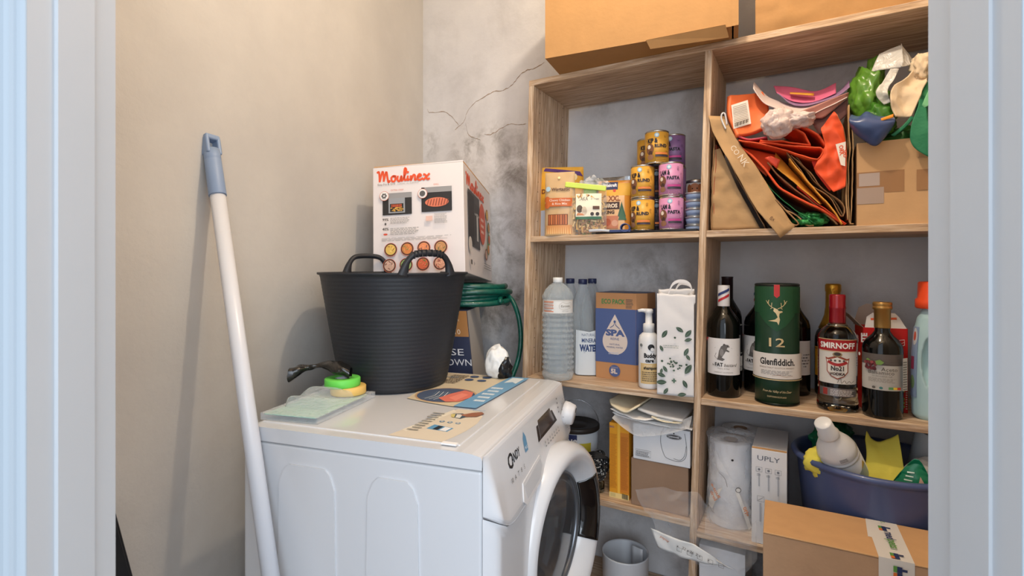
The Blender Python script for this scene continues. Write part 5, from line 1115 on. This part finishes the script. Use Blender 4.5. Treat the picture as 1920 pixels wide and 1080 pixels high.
for i, tt in enumerate(('x', 'x', '22 x 26', '2 x', 'x')): pr.text(tt, .020+i*.026, .020-.005*i, .007, dk, rot=-.25)
for i in range(5): q = .045+i*.026; yy = .006-.003*i; pr.line([(q, yy), (q+.012, yy-.002), (q+.012, yy+.008), (q, yy+.010), (q, yy)], .0008, dk)
pr.text('papier', .012, .026, .007, (206, 120, 70), rot=-.4)
pr.build(st, 'symbol_print')
def RF(x, y, h):
    ang = facecam(.622, 1.442)-pi/2+(x/.0625); r = .0655+h; return (.622+r*cos(ang)-wrp.location.x, 1.442+r*sin(ang)-wrp.location.y, y)
pr = Print(RF, ds=.01); og = (222, 130, 60)
pr.poly([(-.058, .085), (-.020, .115), (-.050, .045), (-.066, .05)], (222, 216, 206)).text('e-tout', -.043, .096, .011, og, rot=-.9, bold=.03).text('drol', -.050, .080, .011, og, rot=-.9, bold=.03).poly([(.010, .110), (.018, .112), (.056, .010), (.046, .005)], (226, 224, 220)).text('orig', .034, .055, .012, og, rot=-1.25, bold=.04).disc(.018, .115, .007, dk).disc(.018, .115, .0055, (220, 218, 214)).line(spline([(-.03, .155), (-.014, .142), (-.008, .120)], 5), .001, dk).disc(.004, .195, .003, (30, 28, 28))
pr.build(wrp, 'wrap_print')
P = WP(.687, .013, R4)
o, w = ubox('narrow_white_box', 'narrow white box with small grey icons beside the kitchen rolls', 'box', .687, .769, .013, .20, R4, .2465, mat('matte_white_card', (226, 227, 230), .5), .0)
pr = Print(FLAT()); gx = (120, 126, 136)
pr.text('UPLY', .040, .218, .0125, (96, 104, 118), w=.052)
for i in range(3):
    q = .018+i*.022; pr.line([(q-.007, .188), (q+.007, .188), (q+.007, .200), (q-.007, .200), (q-.007, .188)], .0008, gx).disc(q, .194, .003, gx).rect(q-.0015, .150-i*.008, q+.0015, .184, (176, 180, 188)).lines(q-.005, .178, q+.006, .184, 2, gx)
pr.line([(.014, .112), (.030, .112), (.030, .126), (.014, .126), (.014, .112)], .0008, gx).line([(.016, .114), (.028, .124)], .001, gx).rect(.019, .06, .023, .108, (180, 184, 192)); pr.build(o, 'front_print')
Mb().box(.001, w-.001, .0005, .012, .2466, .2476).build('glued_flap', M['card'], o)
# basin
bc = WP(.955, .100, .60); bc.z = R4+.0003
o = thing('blue_basin', 'dark blue oval plastic basin full of cleaning things', 'basin', bc, UROT)
navy = mat('navy_basin_plastic', (76, 90, 132), .32, var=.05, vscale=8, coat=.15)
pf = [(0, 0), (.142, 0), (.150, .008), (.170, .225), (.172, .232), (.182, .236), (.1845, .243), (.180, .249), (.172, .249), (.166, .240), (.146, .014), (0, .006)]
Mb().lathe(pf, 80, sx=1.0, sy=.94).build('basin_wall', navy, o)
BX = lambda u, v, z: WP(u, v, z)
# bleach bottle
p = BX(.965, .125, .0)
e = thing('cleaner_bottle', 'white cleaning bottle leaning in the blue basin', 'bottle', (p.x, p.y, .545), 0)
topv = Vector((1.17*0+.0, 0, 0))
tgt = Vector((.724, 1.182, .808)); e.rotation_euler = (tgt-e.location).to_track_quat('Z', 'X').to_euler(); Lb_ = (tgt-e.location).length
r = .0435; k = Lb_
Mb().lathe([(0, 0), (.038, 0), (r, .006), (r, k-.120), (r-.002, k-.118), (r-.002, k-.114), (r, k-.112), (r, k-.108), (r-.002, k-.106), (r-.002, k-.102), (r, k-.098), (.040, k-.085), (.029, k-.062), (.020, k-.050), (.0185, k-.044), (.022, k-.042), (0, k-.042)], 56).build('bottle_body', wp, e)
Mb().lathe([(.0225, k-.043), (.0235, k-.040), (.0195, k-.034), (.0185, k-.002), (.0165, k), (0, k)], 40).build('screw_cap', wp, e)
# label faces the camera
def labang(o_, wpt=Vector((0, 0, 1.17))):
    M_ = o_.rotation_euler.to_matrix(); d = M_.transposed() @ (wpt-o_.location); return atan2(d.y, d.x)
la = labang(e)
def BL(x, y, h): a = la+x/r; return ((r+h)*cos(a), (r+h)*sin(a), y)
pr = Print(BL, ds=.006); t0 = k-.205
pr.poly([(-.05, t0-.03), (-.05, t0+.03), (.0, t0+.045), (.05, t0+.070), (.05, t0-.03)], (176, 196, 204)).poly([(-.05, t0+.012), (.0, t0+.028), (.008, t0+.008), (-.05, t0-.012)], (132, 28, 44)).text('Froli', -.022, t0+.010, .012, (236, 226, 226), rot=.3, bold=.03).text('Javel', .020, t0-.006, .011, (150, 40, 52), shear=.3, bold=.04).poly([(.030, t0+.062), (.048, t0+.066), (.044, t0+.080)], (222, 176, 60)).lines(-.006, k-.092, .012, k-.080, 3, (90, 90, 90)); pr.build(e, 'printed_label')
yl = mat('yellow_cloth', (224, 210, 86), .85, bump=.4, bscale=60)
def cloth(name, label, cat, A, B, m, seed, amp=.008, t=.002, fs=13, nu=30, nv=22, group=None): return loft(name, label, cat, A, B, 0, 0, m, t, nu=nu, nv=nv, amp=amp, fs=fs, seed=seed, group=group)
blob('yellow_cloth', 'crumpled yellow cleaning cloth at the left rim of the basin', 'cloth', WP(.846, .012, .650), (.046, .024, .038), yl, 3, .22, 4, UROT+.2, fs=1.5, group='yellow cleaning cloths')
cloth('yellow_cloth', 'yellow cleaning cloth right of the white cleaning bottle', 'cloth', [(.930, .075, .765), (.950, .07, .745), (.968, .07, .752), (.992, .07, .768)], [(.925, .0, .640), (.958, -.005, .640), (.985, .0, .650), (1.000, .02, .685)], yl, 9, amp=.006, fs=16, group='yellow cleaning cloths')
blob('green_bag', 'shiny dark green bag behind the cleaning bottle in the basin', 'bag', WP(.865, .160, .655), (.062, .040, .050), mat('dark_green_foil', (16, 98, 66), .3, bump=.8, bscale=35, coat=.3), 5, .32, 4, .4)
loft('red_white_label', None, None, [(.824, .06, .722), (.865, .06, .735)], [(.824, .058, .710), (.865, .058, .722)], 0, 0, mat('maroon_print', (150, 46, 56), .4), .001, nu=6, nv=3, amp=.001); tag(bpy.data.objects['red_white_label'], 'small maroon label sticking up in front of the green bag', 'label')
# triangular green pack
gp_ = thing('green_pack', 'pointed green refill pack with white lettering standing in the basin', 'pack', WP(1.01, .0, .66) , facecam(.93, 1.1))
gpm = mat('green_pack_foil', (20, 122, 84), .3, coat=.3, bump=.5, bscale=30)
def gpk(a, c):
    wd = .052*(1-c)**.8+.004; x = (a-.5)*2*wd; k = max(0, 1-(abs(a-.5)*2)**2); return (x+.010*c, -.026*(1-c)*k+.004*ridge(x, 0, c, 12), .105*c-.03)
b = Mb().grid(gpk, 24, 24).grid(lambda a, c: (gpk(a, c)[0], -gpk(a, c)[1]+.002, gpk(a, c)[2]), 16, 16); b.build('pack', gpm, gp_)
pr = Print(lambda x, y, h: (x+.01*((y+.03)/.105), gpk(.5+x/(2*(.052*(1-(y+.03)/.105)**.8+.004)), (y+.03)/.105)[1]-h, y), base=.001)
pr.disc(-.006, -.005, .016, (226, 232, 226), ry=.010).text('85', -.006, -.009, .008, (20, 60, 44), bold=.05)
for i in range(4): pr.poly([(-.020+i*.002, .016+i*.009), (-.004+i*.001, .018+i*.009), (-.004+i*.001, .020+i*.009), (-.020+i*.002, .019+i*.009)], (206, 226, 214))
pr.poly([(.016, -.010), (.034, -.016), (.022, .020), (.010, .040), (.008, .020)], (206, 168, 150)); pr.build(gp_, 'pack_print')
blob('bubble_film', 'crumpled clear bubble wrap at the right of the basin', 'bubble wrap', WP(1.055, .055, .64), (.050, .040, .042), M['film2'], 12, .35, 4)
p = WP(1.045, .135, .60)
cu = thing('plastic_cup', 'grey white plastic cup standing tilted at the back of the basin', 'cup', (p.x, p.y, .655), 0, rot=(.25, .2, 0))
Mb().lathe([(.026, 0), (.040, .115), (.041, .118), (.038, .115), (.024, .004), (0, .004)], 36).build('cup_wall', mat('translucent_grey', (190, 194, 198), .4), cu)
# big carton at the front right
P = Vector((.540, 1.093, 0)); rz = atan2(-.124, .237)
o = thing('parcel_carton', 'large brown parcel carton with printed packing tape in front of the unit', 'box', P, rz)
cm = mat('parcel_cardboard', (190, 152, 118), .8, var=.04, vscale=25, bump=.12, bscale=120)
Hh = .600; Dd = .170; Ww = .44
b = Mb().box(.001, Ww, .001, Dd, 0, Hh-.004); bevel(b.build('carton', cm, o), .002)
bevel(Mb().box(.0015, Ww, .0, Dd+.001, Hh-.0038, Hh).build('top_flap', mat('parcel_top', (206, 160, 112), .8, var=.04, vscale=25), o), .0015)
pr = Print(lambda x, y, h: (x, y, Hh+h) if y >= 0 else (x, -h, Hh+y)); wt_ = mat('white_tape', (226, 220, 212), .35)
pr.poly([(.205, Dd), (.198, .08), (.205, .08), (.205, .0), (.262, 0), (.262, Dd)], wt_).poly([(.205, -.0), (.205, -.045), (.235, -.050), (.235, -.30), (.262, -.30), (.262, -.0)], wt_)
nb_, gb_ = (44, 56, 96), (96, 150, 70)
def sq(x, y): pr.rect(x-.012, y, x-.006, y+.012, gb_).rect(x-.006, y-.0, x+.002, y+.012, nb_).rect(x-.012, y-.010, x-.006, y-.001, (222, 116, 50)).rect(x-.006, y-.010, x+.002, y, nb_).rect(x+.002, y+.004, x+.010, y+.009, nb_)
sq(.236, .132); sq(.238, .012); sq(.240, -.022)
pr.text('med', .231, .112, .016, nb_, rot=-pi/2, align='l', w=.032, bold=.02).text('pets', .231, .077, .016, gb_, rot=-pi/2, align='l', w=.036, bold=.02).text('s.', .231, .160, .012, gb_, rot=-pi/2, align='l').text('medpets', .243, -.035, .017, nb_, rot=-pi/2, align='l', w=.085, bold=.02).text('medpets', .243, -.15, .017, nb_, rot=-pi/2, align='l', w=.085, bold=.02)
pr.build(o, 'printed_tape')

# ================================================================ UPPER RIGHT: BAGS AND CARTON
K = M['kraft']; K2 = M['kraft2']; orm = mat('orange_fabric', (232, 84, 40), .6, bump=.25, bscale=50); ordk = mat('red_orange_paper', (214, 66, 36), .5)
GB = 'folded bags in the upper right compartment'
def rib(label, P, m, v0=.015, v1=.24, t=.0022, name='folded_bag', amp=.0018, cat='bag', seed=0, sp=True, grp=GB, nu=40): return loft(name, label, cat, P, P, v0, v1, m, t, nu=nu, nv=12, amp=amp, seed=seed, group=grp, sp=sp)
def face(label, A, B, m, v=.01, t=.0015, name='paper_bag', amp=.004, cat='bag', seed=0, grp=GB, vB=None, sp=False, nu=26, nv=18, fs=16): return loft(name, label, cat, A, B, v, v if vB is None else vB, m, t, nu=nu, nv=nv, amp=amp, seed=seed, group=grp, sp=sp, fs=fs)
face('creased kraft paper bag standing against the divider', [(.559, 1.487), (.559, 1.384), (.562, 1.2705)], [(.576, 1.49), (.623, 1.379), (.680, 1.2705)], K, .030, seed=1, amp=.006)
rib('brown kraft bag edge right behind the creased bag', [(.572, 1.53), (.600, 1.45), (.645, 1.36), (.684, 1.285), (.690, 1.272)], K2, .028, seed=2)
rib('narrow kraft bag wedged upright against the divider', [(.560, 1.535), (.5585, 1.40), (.560, 1.272)], K2, .020, .22, seed=3)
rib('thin red and brown bag standing by the divider', [(.566, 1.50), (.564, 1.40), (.566, 1.275)], mat('brick_paper', (170, 84, 58), .7), .025, .2, t=.001)
for k, (px_, zt) in enumerate(((.567, 1.575), (.578, 1.588), (.590, 1.582))):
    face(('leftmost', 'middle', 'rightmost')[k]+' of the three kraft bag corners sticking up at the divider', [(px_-.006, zt-.055), (px_-.001, zt)], [(px_+.008, zt-.055), (px_+.007, zt-.012)], K2, .05+.03*k, amp=.001, nu=6, nv=4)
b_l = [(.547, 1.572), (.560, 1.528), (.609, 1.434), (.674, 1.312), (.728, 1.242)]; b_r = [(.586, 1.568), (.612, 1.512), (.668, 1.424), (.722, 1.328), (.758, 1.270)]
o = face('long kraft bag with white print hanging over the shelf edge', b_l, b_r, K, -.004, vB=.010, seed=6, amp=.006)
lq = Matrix.Rotation(-UROT, 3, 'Z') @ (o.location-Vector((OX, OY, 0)))
def FBm(x, y, h): return tuple(Vector(SP(x, -.008-h, y))-lq)
pr = Print(FBm); pr.text('CO', .612, 1.470, .013, (226, 214, 196), rot=-1.0).text('NK', .632, 1.440, .016, (226, 214, 196), rot=-1.0).text('8x', .708, 1.288, .009, (110, 84, 60), rot=-.5); pr.build(o, 'bag_print')
cpt = [(.585, 1.513), (.636, 1.442), (.675, 1.393), (.717, 1.341), (.751, 1.309), (.796, 1.272)]
rib('black paper bag leaning behind the long kraft bag', cpt, mat('black_paper', (34, 32, 32), .5), .02, seed=4)
rib('dark green edged bag leaning beside the black one', [(a+.004, b_+.006) for a, b_ in cpt], mat('green_paper', (40, 130, 80), .4), .014, .20, t=.0014, seed=4)
rib('cream paper bag leaning under the orange bag', [(.581, 1.517), (.620, 1.472), (.645, 1.445)], cream, .010, .2, t=.003, seed=5)
rib('folded kraft bag curled at the middle of the shelf', [(.666, 1.392), (.709, 1.326), (.748, 1.280), (.768, 1.278), (.738, 1.314), (.685, 1.38)], K2, .006, .2, seed=7, t=.003)
rib('crushed kraft bag lying low behind the folded one', [(.690, 1.36), (.725, 1.322), (.760, 1.300), (.782, 1.274), (.800, 1.272)], K, .02, .2, seed=8, t=.003)
rib('long orange bag leaning across the pile', [(.630, 1.484), (.664, 1.447), (.692, 1.414), (.721, 1.371), (.774, 1.333), (.817, 1.308), (.865, 1.2715)], orm, .012, .24, t=.005, seed=9, amp=.002)
face('flat orange panel of the long orange bag', [(.628, 1.470), (.690, 1.405)], [(.632, 1.490), (.712, 1.462)], orm, .035, vB=.06, name='folded_bag', seed=10, t=.002, amp=.002, nu=10, nv=10)
must = mat('mustard_paper', (226, 158, 60), .55)
face('mustard yellow padded envelope leaning in the middle of the pile', [(.709, 1.468), (.750, 1.414), (.790, 1.364), (.818, 1.329)], [(.711, 1.423), (.751, 1.385), (.782, 1.353), (.812, 1.323)], must, .05, vB=.006, name='envelope', cat='envelope', seed=11, amp=.001, t=.002, grp=None)
rib('mustard envelope edge running down to the shelf', [(.740, 1.440), (.790, 1.370), (.818, 1.333), (.840, 1.303), (.858, 1.272)], must, .004, .2, name='envelope', cat='envelope', seed=12, t=.003, grp=None)
face('small bright red paper corner beside the mustard envelope', [(.686, 1.448), (.715, 1.418)], [(.700, 1.452), (.722, 1.440)], ordk, .004, amp=.001, nu=6, nv=4)
rib('thin red bag under the mustard envelope', [(.760, 1.372), (.800, 1.330), (.835, 1.300), (.866, 1.272)], ordk, .010, .2, seed=13)
rib('looped brown kraft bag right of the mustard envelope', [(.731, 1.463), (.763, 1.417), (.788, 1.373), (.816, 1.352), (.837, 1.331), (.857, 1.289), (.863, 1.306), (.853, 1.328), (.816, 1.364), (.789, 1.403), (.745, 1.451)], K2, .014, .22, seed=14, t=.0018)
rib('brown kraft bag nested inside the looped one', [(.745, 1.462), (.780, 1.41), (.800, 1.380), (.828, 1.350), (.846, 1.322), (.860, 1.292)], K, .03, .22, seed=15, t=.0018)
o = blob('green_foil_bag', 'crumpled green metallic bag at the bottom of the pile', 'bag', WP(.790, .060, 1.2685), (.038, .045, .020), mat('green_metallic', (52, 140, 78), .3, metal=.5, var=.5, vscale=60, bump=.9, bscale=80), 2, .4, 4, UROT+.3)
for k, (P, m_) in enumerate((([(.838, 1.536), (.851, 1.502), (.859, 1.453), (.863, 1.359), (.868, 1.283)], K), ([(.862, 1.557), (.865, 1.502), (.867, 1.454), (.866, 1.384), (.871, 1.284), (.882, 1.272)], K), ([(.870, 1.518), (.873, 1.476), (.8735, 1.452), (.8745, 1.382), (.8755, 1.273)], K))):
    rib(('left', 'middle', 'right')[k]+' of the three kraft bags standing upright beside the carton', P, m_, .006+.006*k, .2, seed=20+k, t=.0022)
rib('orange folded carrier bag looped across the top front of the pile', [(.624, 1.499), (.705, 1.472), (.792, 1.432), (.808, 1.436), (.812, 1.457), (.787, 1.463), (.673, 1.489)], orm, -.004, .20, t=.003, seed=30)
rib('second orange bag fold above the looped one', [(.674, 1.492), (.727, 1.484), (.787, 1.468), (.772, 1.498), (.723, 1.535)], orm, .0, .18, t=.003, seed=31, sp=False)
rib('outer orange fold curving down at the right', [(.723, 1.537), (.769, 1.515), (.801, 1.490), (.822, 1.452), (.812, 1.432)], orm, .006, .18, t=.004, seed=32)
# red fabric bag
redm = mat('red_fabric', (214, 52, 34), .7, bump=.3, bscale=60)
face('crumpled red orange fabric shopping bag with white logo', [(.832, 1.542), (.806, 1.505), (.818, 1.463), (.795, 1.409), (.822, 1.372), (.838, 1.350)], [(.836, 1.538), (.852, 1.504), (.860, 1.456), (.862, 1.41), (.862, 1.38), (.861, 1.360)], orm, .004, name='fabric_bag', seed=33, amp=.009, fs=22, t=.002, nu=36, nv=26)
face('dark red lower half of a fabric bag tucked under the orange one', [(.790, 1.43), (.800, 1.400), (.830, 1.355)], [(.845, 1.44), (.862, 1.42), (.864, 1.372)], redm, .016, name='fabric_bag', seed=34, amp=.006, t=.002)
fb = bpy.data.objects['fabric_bag']; lq2 = Matrix.Rotation(-UROT, 3, 'Z') @ (fb.location-Vector((OX, OY, 0)))
pr = Print(lambda x, y, h: tuple(Vector(SP(x, -.008-h, y))-lq2)); pr.poly([(.838, 1.462), (.858, 1.466), (.859, 1.408), (.850, 1.412)], (236, 226, 216)).text('ORK', .845, 1.458, .008, (222, 90, 50), rot=-1.45, align='l', bold=.04).text('SPO', .853, 1.446, .007, (222, 90, 50), rot=-1.45, align='l', bold=.04); pr.build(fb, 'logo_patch')
# sheets and packets on top
wpk = mat('pinkish_white_paper', (226, 208, 204), .5); pk2 = mat('pink_paper', (226, 112, 150), .5); pur = mat('violet_paper', (158, 124, 164), .5)
face('dark brown kraft bag standing at the back behind the whole pile', [(.600, 1.52), (.66, 1.40), (.70, 1.272)], [(.835, 1.53), (.850, 1.40), (.860, 1.272)], mat('dark_kraft', (112, 86, 62), .8, var=.1, bump=.4, bscale=20), .17, seed=77, amp=.004)
rib('grey brown kraft bag leaning just right of the long kraft bag', [(.592, 1.505), (.640, 1.425), (.690, 1.350), (.735, 1.292), (.762, 1.272)], K2, .012, .22, t=.004, seed=78)
rib('kraft bag fold between orange bag and mustard envelope', [(.690, 1.440), (.735, 1.385), (.780, 1.345), (.825, 1.300), (.850, 1.273)], K, .03, .22, t=.003, seed=79)
l1 = [(.647, 1.677), (.674, 1.641), (.698, 1.621), (.755, 1.597), (.808, 1.602), (.860, 1.607)]; l2 = [(.652, 1.640), (.676, 1.600), (.709, 1.578), (.767, 1.548), (.809, 1.560), (.860, 1.582)]
face('big white paper bag curved across the top of the pile', l1, l2, wpk, .10, vB=.035, name='paper_bag', sp=True, amp=.001, t=.002, grp=None, nu=40)
face('pink underside of the white paper bag at the right', [(.762, 1.562), (.809, 1.577), (.862, 1.592)], [(.780, 1.545), (.812, 1.540), (.862, 1.585)], mat('dusty_pink_paper', (196, 136, 124), .6), .032, vB=.045, amp=.001, nu=10, nv=8, grp=None)
face('dark maroon bag opening below the white paper bag', [(.782, 1.545), (.815, 1.545), (.862, 1.583)], [(.806, 1.500), (.838, 1.520), (.862, 1.545)], mat('maroon_paper', (96, 62, 60), .7), .05, amp=.002, nu=10, nv=8, grp=None)
m1 = [(.694, 1.668), (.742, 1.655), (.794, 1.636), (.839, 1.650)]
face('pink carrier bag lying behind the white paper', m1, [(.704, 1.636), (.745, 1.606), (.792, 1.598), (.838, 1.612)], pk2, .13, vB=.09, sp=True, amp=.001, grp=None)
face('violet carrier bag lying behind the white paper', [(.700, 1.642), (.747, 1.612), (.790, 1.606), (.841, 1.618), (.866, 1.645)], [(.710, 1.628), (.747, 1.592), (.790, 1.588), (.841, 1.600), (.866, 1.618)], pur, .11, vB=.075, sp=True, amp=.001, grp=None)
face('mustard paper slip between violet and white bags', [(.735, 1.634), (.790, 1.622)], [(.735, 1.626), (.790, 1.612)], must, .10, vB=.085, amp=.0, nu=6, nv=3, name='paper_slip', cat='paper', grp=None)
face('pale grey paper lying at the far left behind the orange packet', [(.585, 1.640), (.640, 1.655)], [(.590, 1.625), (.648, 1.638)], mat('grey_mauve_paper', (168, 150, 156), .6), .20, vB=.12, amp=.001, nu=8, nv=6, name='paper_sheet', cat='paper', grp=None)
# orange packet with label
P_ = [(.593, 1.630), (.671, 1.640), (.684, 1.585), (.679, 1.530), (.618, 1.508)]
o = loft('orange_packet', 'soft orange mailing packet with white address label on the pile', 'packet', [(.593, .03, 1.628), (.594, .02, 1.58), (.606, .01, 1.54), (.620, .0, 1.510)], [(.668, .09, 1.640), (.684, .08, 1.60), (.686, .06, 1.56), (.680, .04, 1.532)], 0, 0, mat('orange_mailer', (238, 118, 66), .5), .012, nu=24, nv=20, amp=.002, seed=40, bend=-.008)
lq3 = Matrix.Rotation(-UROT, 3, 'Z') @ (o.location-Vector((OX, OY, 0)))
pr = Print(lambda x, y, h: tuple(Vector(SP(x, .005+(x-.60)*.6+(y-1.53)*.25-.010-h*2, y))-lq3))
pr.poly([(.602, 1.597), (.639, 1.612), (.650, 1.546), (.611, 1.531)], (232, 226, 218))
for i in range(11): yy = 1.590-i*.0045; pr.poly([(.606+i*.0006, yy), (.636+i*.0009, yy+.012), (.636+i*.0009, yy+.0135), (.606+i*.0006, yy+.0015)], (160, 150, 140))
for i in range(9): xx = .614+i*.0035; pr.rect(xx, 1.536+(xx-.614)*.4, xx+.0015+.001*(i % 2), 1.546+(xx-.614)*.4, (80, 74, 70))
pr.build(o, 'address_label')
rib('pink inner fold under the orange packet', [(.619, 1.512), (.650, 1.500), (.690, 1.500)], mat('dark_pink_paper', (190, 70, 86), .5), .004, .08, seed=41, t=.004, amp=.001, name='paper_fold', cat='paper')
# plastic bag ball
blob('plastic_bag_ball', 'crumpled pinkish white plastic bag lying on the orange packet', 'bag', WP(.716, -.012, 1.492), (.036, .034, .036), film('pinkish_film', (238, 218, 214), .72, .22), 17, .28, 4)
blob('plastic_bag_ball', 'loose twisted end of clear plastic bag on the white paper', 'bag', WP(.756, -.004, 1.512), (.038, .028, .018), film('pinkish_film', (238, 218, 214), .72, .22), 23, .35, 4, -.9)
tag(Mb().tube(spline([SP(*q) for q in ((.592, .0, 1.533), (.581, -.002, 1.560), (.582, -.002, 1.574), (.589, .0, 1.572), (.594, .004, 1.545))], 6), .0022, 8).build('cord_handle', M['whitep'], loc=(OX, OY, 0), rz=UROT, recenter=True), 'white cord bag handle looping up near the divider', 'handle')
# carton with bags
P = WP(.888, .010, L2); o = thing('open_carton', 'open cardboard carton with brown tape holding carrier bags', 'box', (P.x, P.y, L2+.0003), UROT)
b = Mb(); Wc, Dc, Hc = .215, .235, .195
for q in ((0, Wc, 0, .004), (0, Wc, Dc-.004, Dc)): b.box(q[0], q[1], q[2], q[3], 0, Hc)
for q in ((0, .004), (Wc-.004, Wc)): b.box(q[0], q[1], .004, Dc-.004, 0, Hc)
b.box(.004, Wc-.004, .004, Dc-.004, 0, .004); b.build('carton', mat('light_cardboard', (200, 160, 116), .8, var=.05, vscale=15, bump=.1, bscale=80), o)
pr = Print(FLAT()); tpm = mat('brown_tape', (160, 120, 84), .25); tp2 = mat('clear_tape', (172, 152, 140), .2)
pr.rect(.0, .075, .090, .125, tpm).rect(.0, .050, .052, .088, tp2).rect(.004, .092, .044, .122, (176, 160, 152)).rect(.112, .075, .215, .122, tpm).rect(.112, .150, .215, .19, (182, 142, 100))
pr.line([(.150, .018), (.142, .032), (.150, .046), (.160, .046), (.167, .032), (.160, .018), (.150, .018)], .0022, (60, 48, 42)).line([(.150, .032), (.156, .044), (.162, .032), (.150, .032)], .0016, (60, 48, 42)).line([(.142, .014), (.168, .014)], .0014, (60, 48, 42)).text('BEZY', .174, .014, .008, (60, 48, 42), rot=pi/2, align='l', bold=.04).line([(.166, .05), (.176, .048), (.182, .04), (.178, .03)], .0012, (60, 48, 42)); pr.build(o, 'carton_print')
gsat = mat('green_bag_film', (96, 148, 50), .3, coat=.2, bump=.5, bscale=25, var=.25, vscale=12)
blob('green_bag', 'shiny leaf green plastic bag bulging out of the open carton', 'bag', WP(.905, .085, 1.520), (.034, .045, .070), gsat, 3, .3, 4)
blob('green_bag', 'green bag end hanging between blue bag and beige cloth', 'bag', WP(.928, .030, 1.482), (.030, .026, .036), mat('mid_green_film', (66, 122, 40), .35, bump=.6, bscale=30), 8, .38, 4)
blob('green_bag', 'light green bag tip beside the clear plastic sheet', 'bag', WP(.922, .12, 1.62), (.018, .02, .040), gsat, 6, .3, 3)
clr = film('milky_film', (226, 224, 220), .62, .2)
loft('plastic_sheet', 'milky clear plastic sheet folded to a peak at the top of the carton pile', 'plastic sheet', [(.906, .05, 1.640), (.922, .06, 1.684), (.963, .07, 1.700)], [(.962, .03, 1.634), (.966, .03, 1.645), (.966, .065, 1.698)], 0, 0, clr, .001, nu=20, nv=16, amp=.003, sp=False, seed=50)
loft('plastic_sheet', 'right half of the milky plastic sheet behind the beige bag', 'plastic sheet', [(.962, .028, 1.632), (.980, .05, 1.640), (.998, .08, 1.645)], [(.9635, .065, 1.699), (.968, .075, 1.694), (.998, .085, 1.648)], 0, 0, clr, .001, nu=20, nv=16, amp=.002, sp=False, seed=51)
loft('plastic_strip', 'glossy crumpled clear strip hanging over the green bag', 'plastic sheet', [(.940, .03, 1.630), (.928, .02, 1.602), (.914, .008, 1.572), (.930, .006, 1.545)], [(.956, .035, 1.628), (.948, .02, 1.600), (.936, .006, 1.575), (.942, .004, 1.548)], 0, 0, clr, .001, nu=24, nv=12, amp=.006, fs=30, seed=52)
bei = mat('beige_canvas', (222, 200, 170), .85, bump=.35, bscale=70)
loft('cloth_bag', 'crumpled beige cotton bag standing up out of the carton', 'bag', [(.990, .05, 1.632), (.968, .02, 1.600), (.944, .005, 1.580), (.941, .0, 1.545), (.952, .0, 1.512)], [(1.019, .05, 1.630), (1.010, .03, 1.595), (.998, .01, 1.562), (.988, .0, 1.530), (.980, .0, 1.508)], 0, 0, bei, .003, nu=34, nv=26, amp=.008, fs=20, seed=53, bend=-.012)
blob('cloth_bag', 'bunched top end of the beige cotton bag', 'bag', WP(1.004, .045, 1.600), (.018, .022, .030), bei, 14, .35, 4)
loft('blue_bag', 'blue plastic bag with rainbow edge hanging over the carton corner', 'bag', [(.866, -.004, 1.530), (.882, -.010, 1.522), (.897, -.012, 1.530), (.920, -.014, 1.515), (.946, -.010, 1.511)], [(.872, -.010, 1.486), (.888, -.016, 1.468), (.914, -.020, 1.448), (.930, -.016, 1.462), (.942, -.010, 1.480)], 0, 0, mat('slate_blue_film', (66, 84, 128), .3, bump=.35, bscale=22), .002, nu=30, nv=20, amp=.005, fs=20, seed=31, bend=-.026)
loft('rainbow_edge', None, None, [(.921, -.036, 1.504), (.944, -.036, 1.511)], [(.922, -.036, 1.498), (.944, -.036, 1.503)], 0, 0, mat('orange_yellow_print', (236, 150, 40), .4), .001, nu=8, nv=3, amp=.0005); tag(bpy.data.objects['rainbow_edge'], 'orange and yellow printed hem of the blue bag', 'hem')
tg2 = mat('green_tote_fabric', (36, 120, 84), .7, bump=.3, bscale=90)
loft('green_tote', 'dark green fabric tote strap draped over the front of the carton', 'bag', [(.990, .02, 1.570), (.992, -.002, 1.535), (.980, -.012, 1.490), (.979, -.014, 1.452), (.994, -.014, 1.427), (1.030, -.012, 1.400)], [(1.010, .02, 1.555), (1.006, -.002, 1.520), (1.010, -.014, 1.480), (1.018, -.016, 1.450), (1.024, -.016, 1.424), (1.036, -.014, 1.418)], 0, 0, tg2, .002, nu=36, nv=10, amp=.002, seed=60)
loft('green_tote', 'green fabric tote body standing in the carton at the right', 'bag', [(1.017, .03, 1.600), (.998, .02, 1.560), (.985, .015, 1.500), (.99, .015, 1.468)], [(1.085, .03, 1.600), (1.085, .02, 1.55), (1.085, .015, 1.5), (1.085, .015, 1.468)], 0, 0, mat('mid_green_fabric', (48, 132, 84), .7, bump=.3, bscale=90), .003, nu=20, nv=20, amp=.005, seed=61)
loft('green_tote', 'pale green lining panel of the tote at the right', 'bag', [(1.022, .004, 1.590), (1.008, .0, 1.560), (.998, -.002, 1.530)], [(1.060, .004, 1.585), (1.045, .0, 1.550), (1.003, -.002, 1.524)], 0, 0, mat('pale_green_fabric', (120, 190, 140), .7), .002, nu=14, nv=10, amp=.002, seed=62)
loft('green_strap', 'thin green strap lying at the rim of the carton', 'strap', [(.945, .0, 1.472), (.965, -.002, 1.490), (.980, -.002, 1.510)], [(.951, .0, 1.468), (.971, -.002, 1.485), (.986, -.002, 1.504)], 0, 0, tg2, .002, nu=10, nv=3, amp=.0)
blob('green_bag', 'deep green bag filling the carton behind the strap', 'bag', WP(.965, .09, 1.405), (.060, .055, .050), mat('deep_green_film', (48, 104, 44), .4, bump=.5, bscale=30), 19, .25, 4)
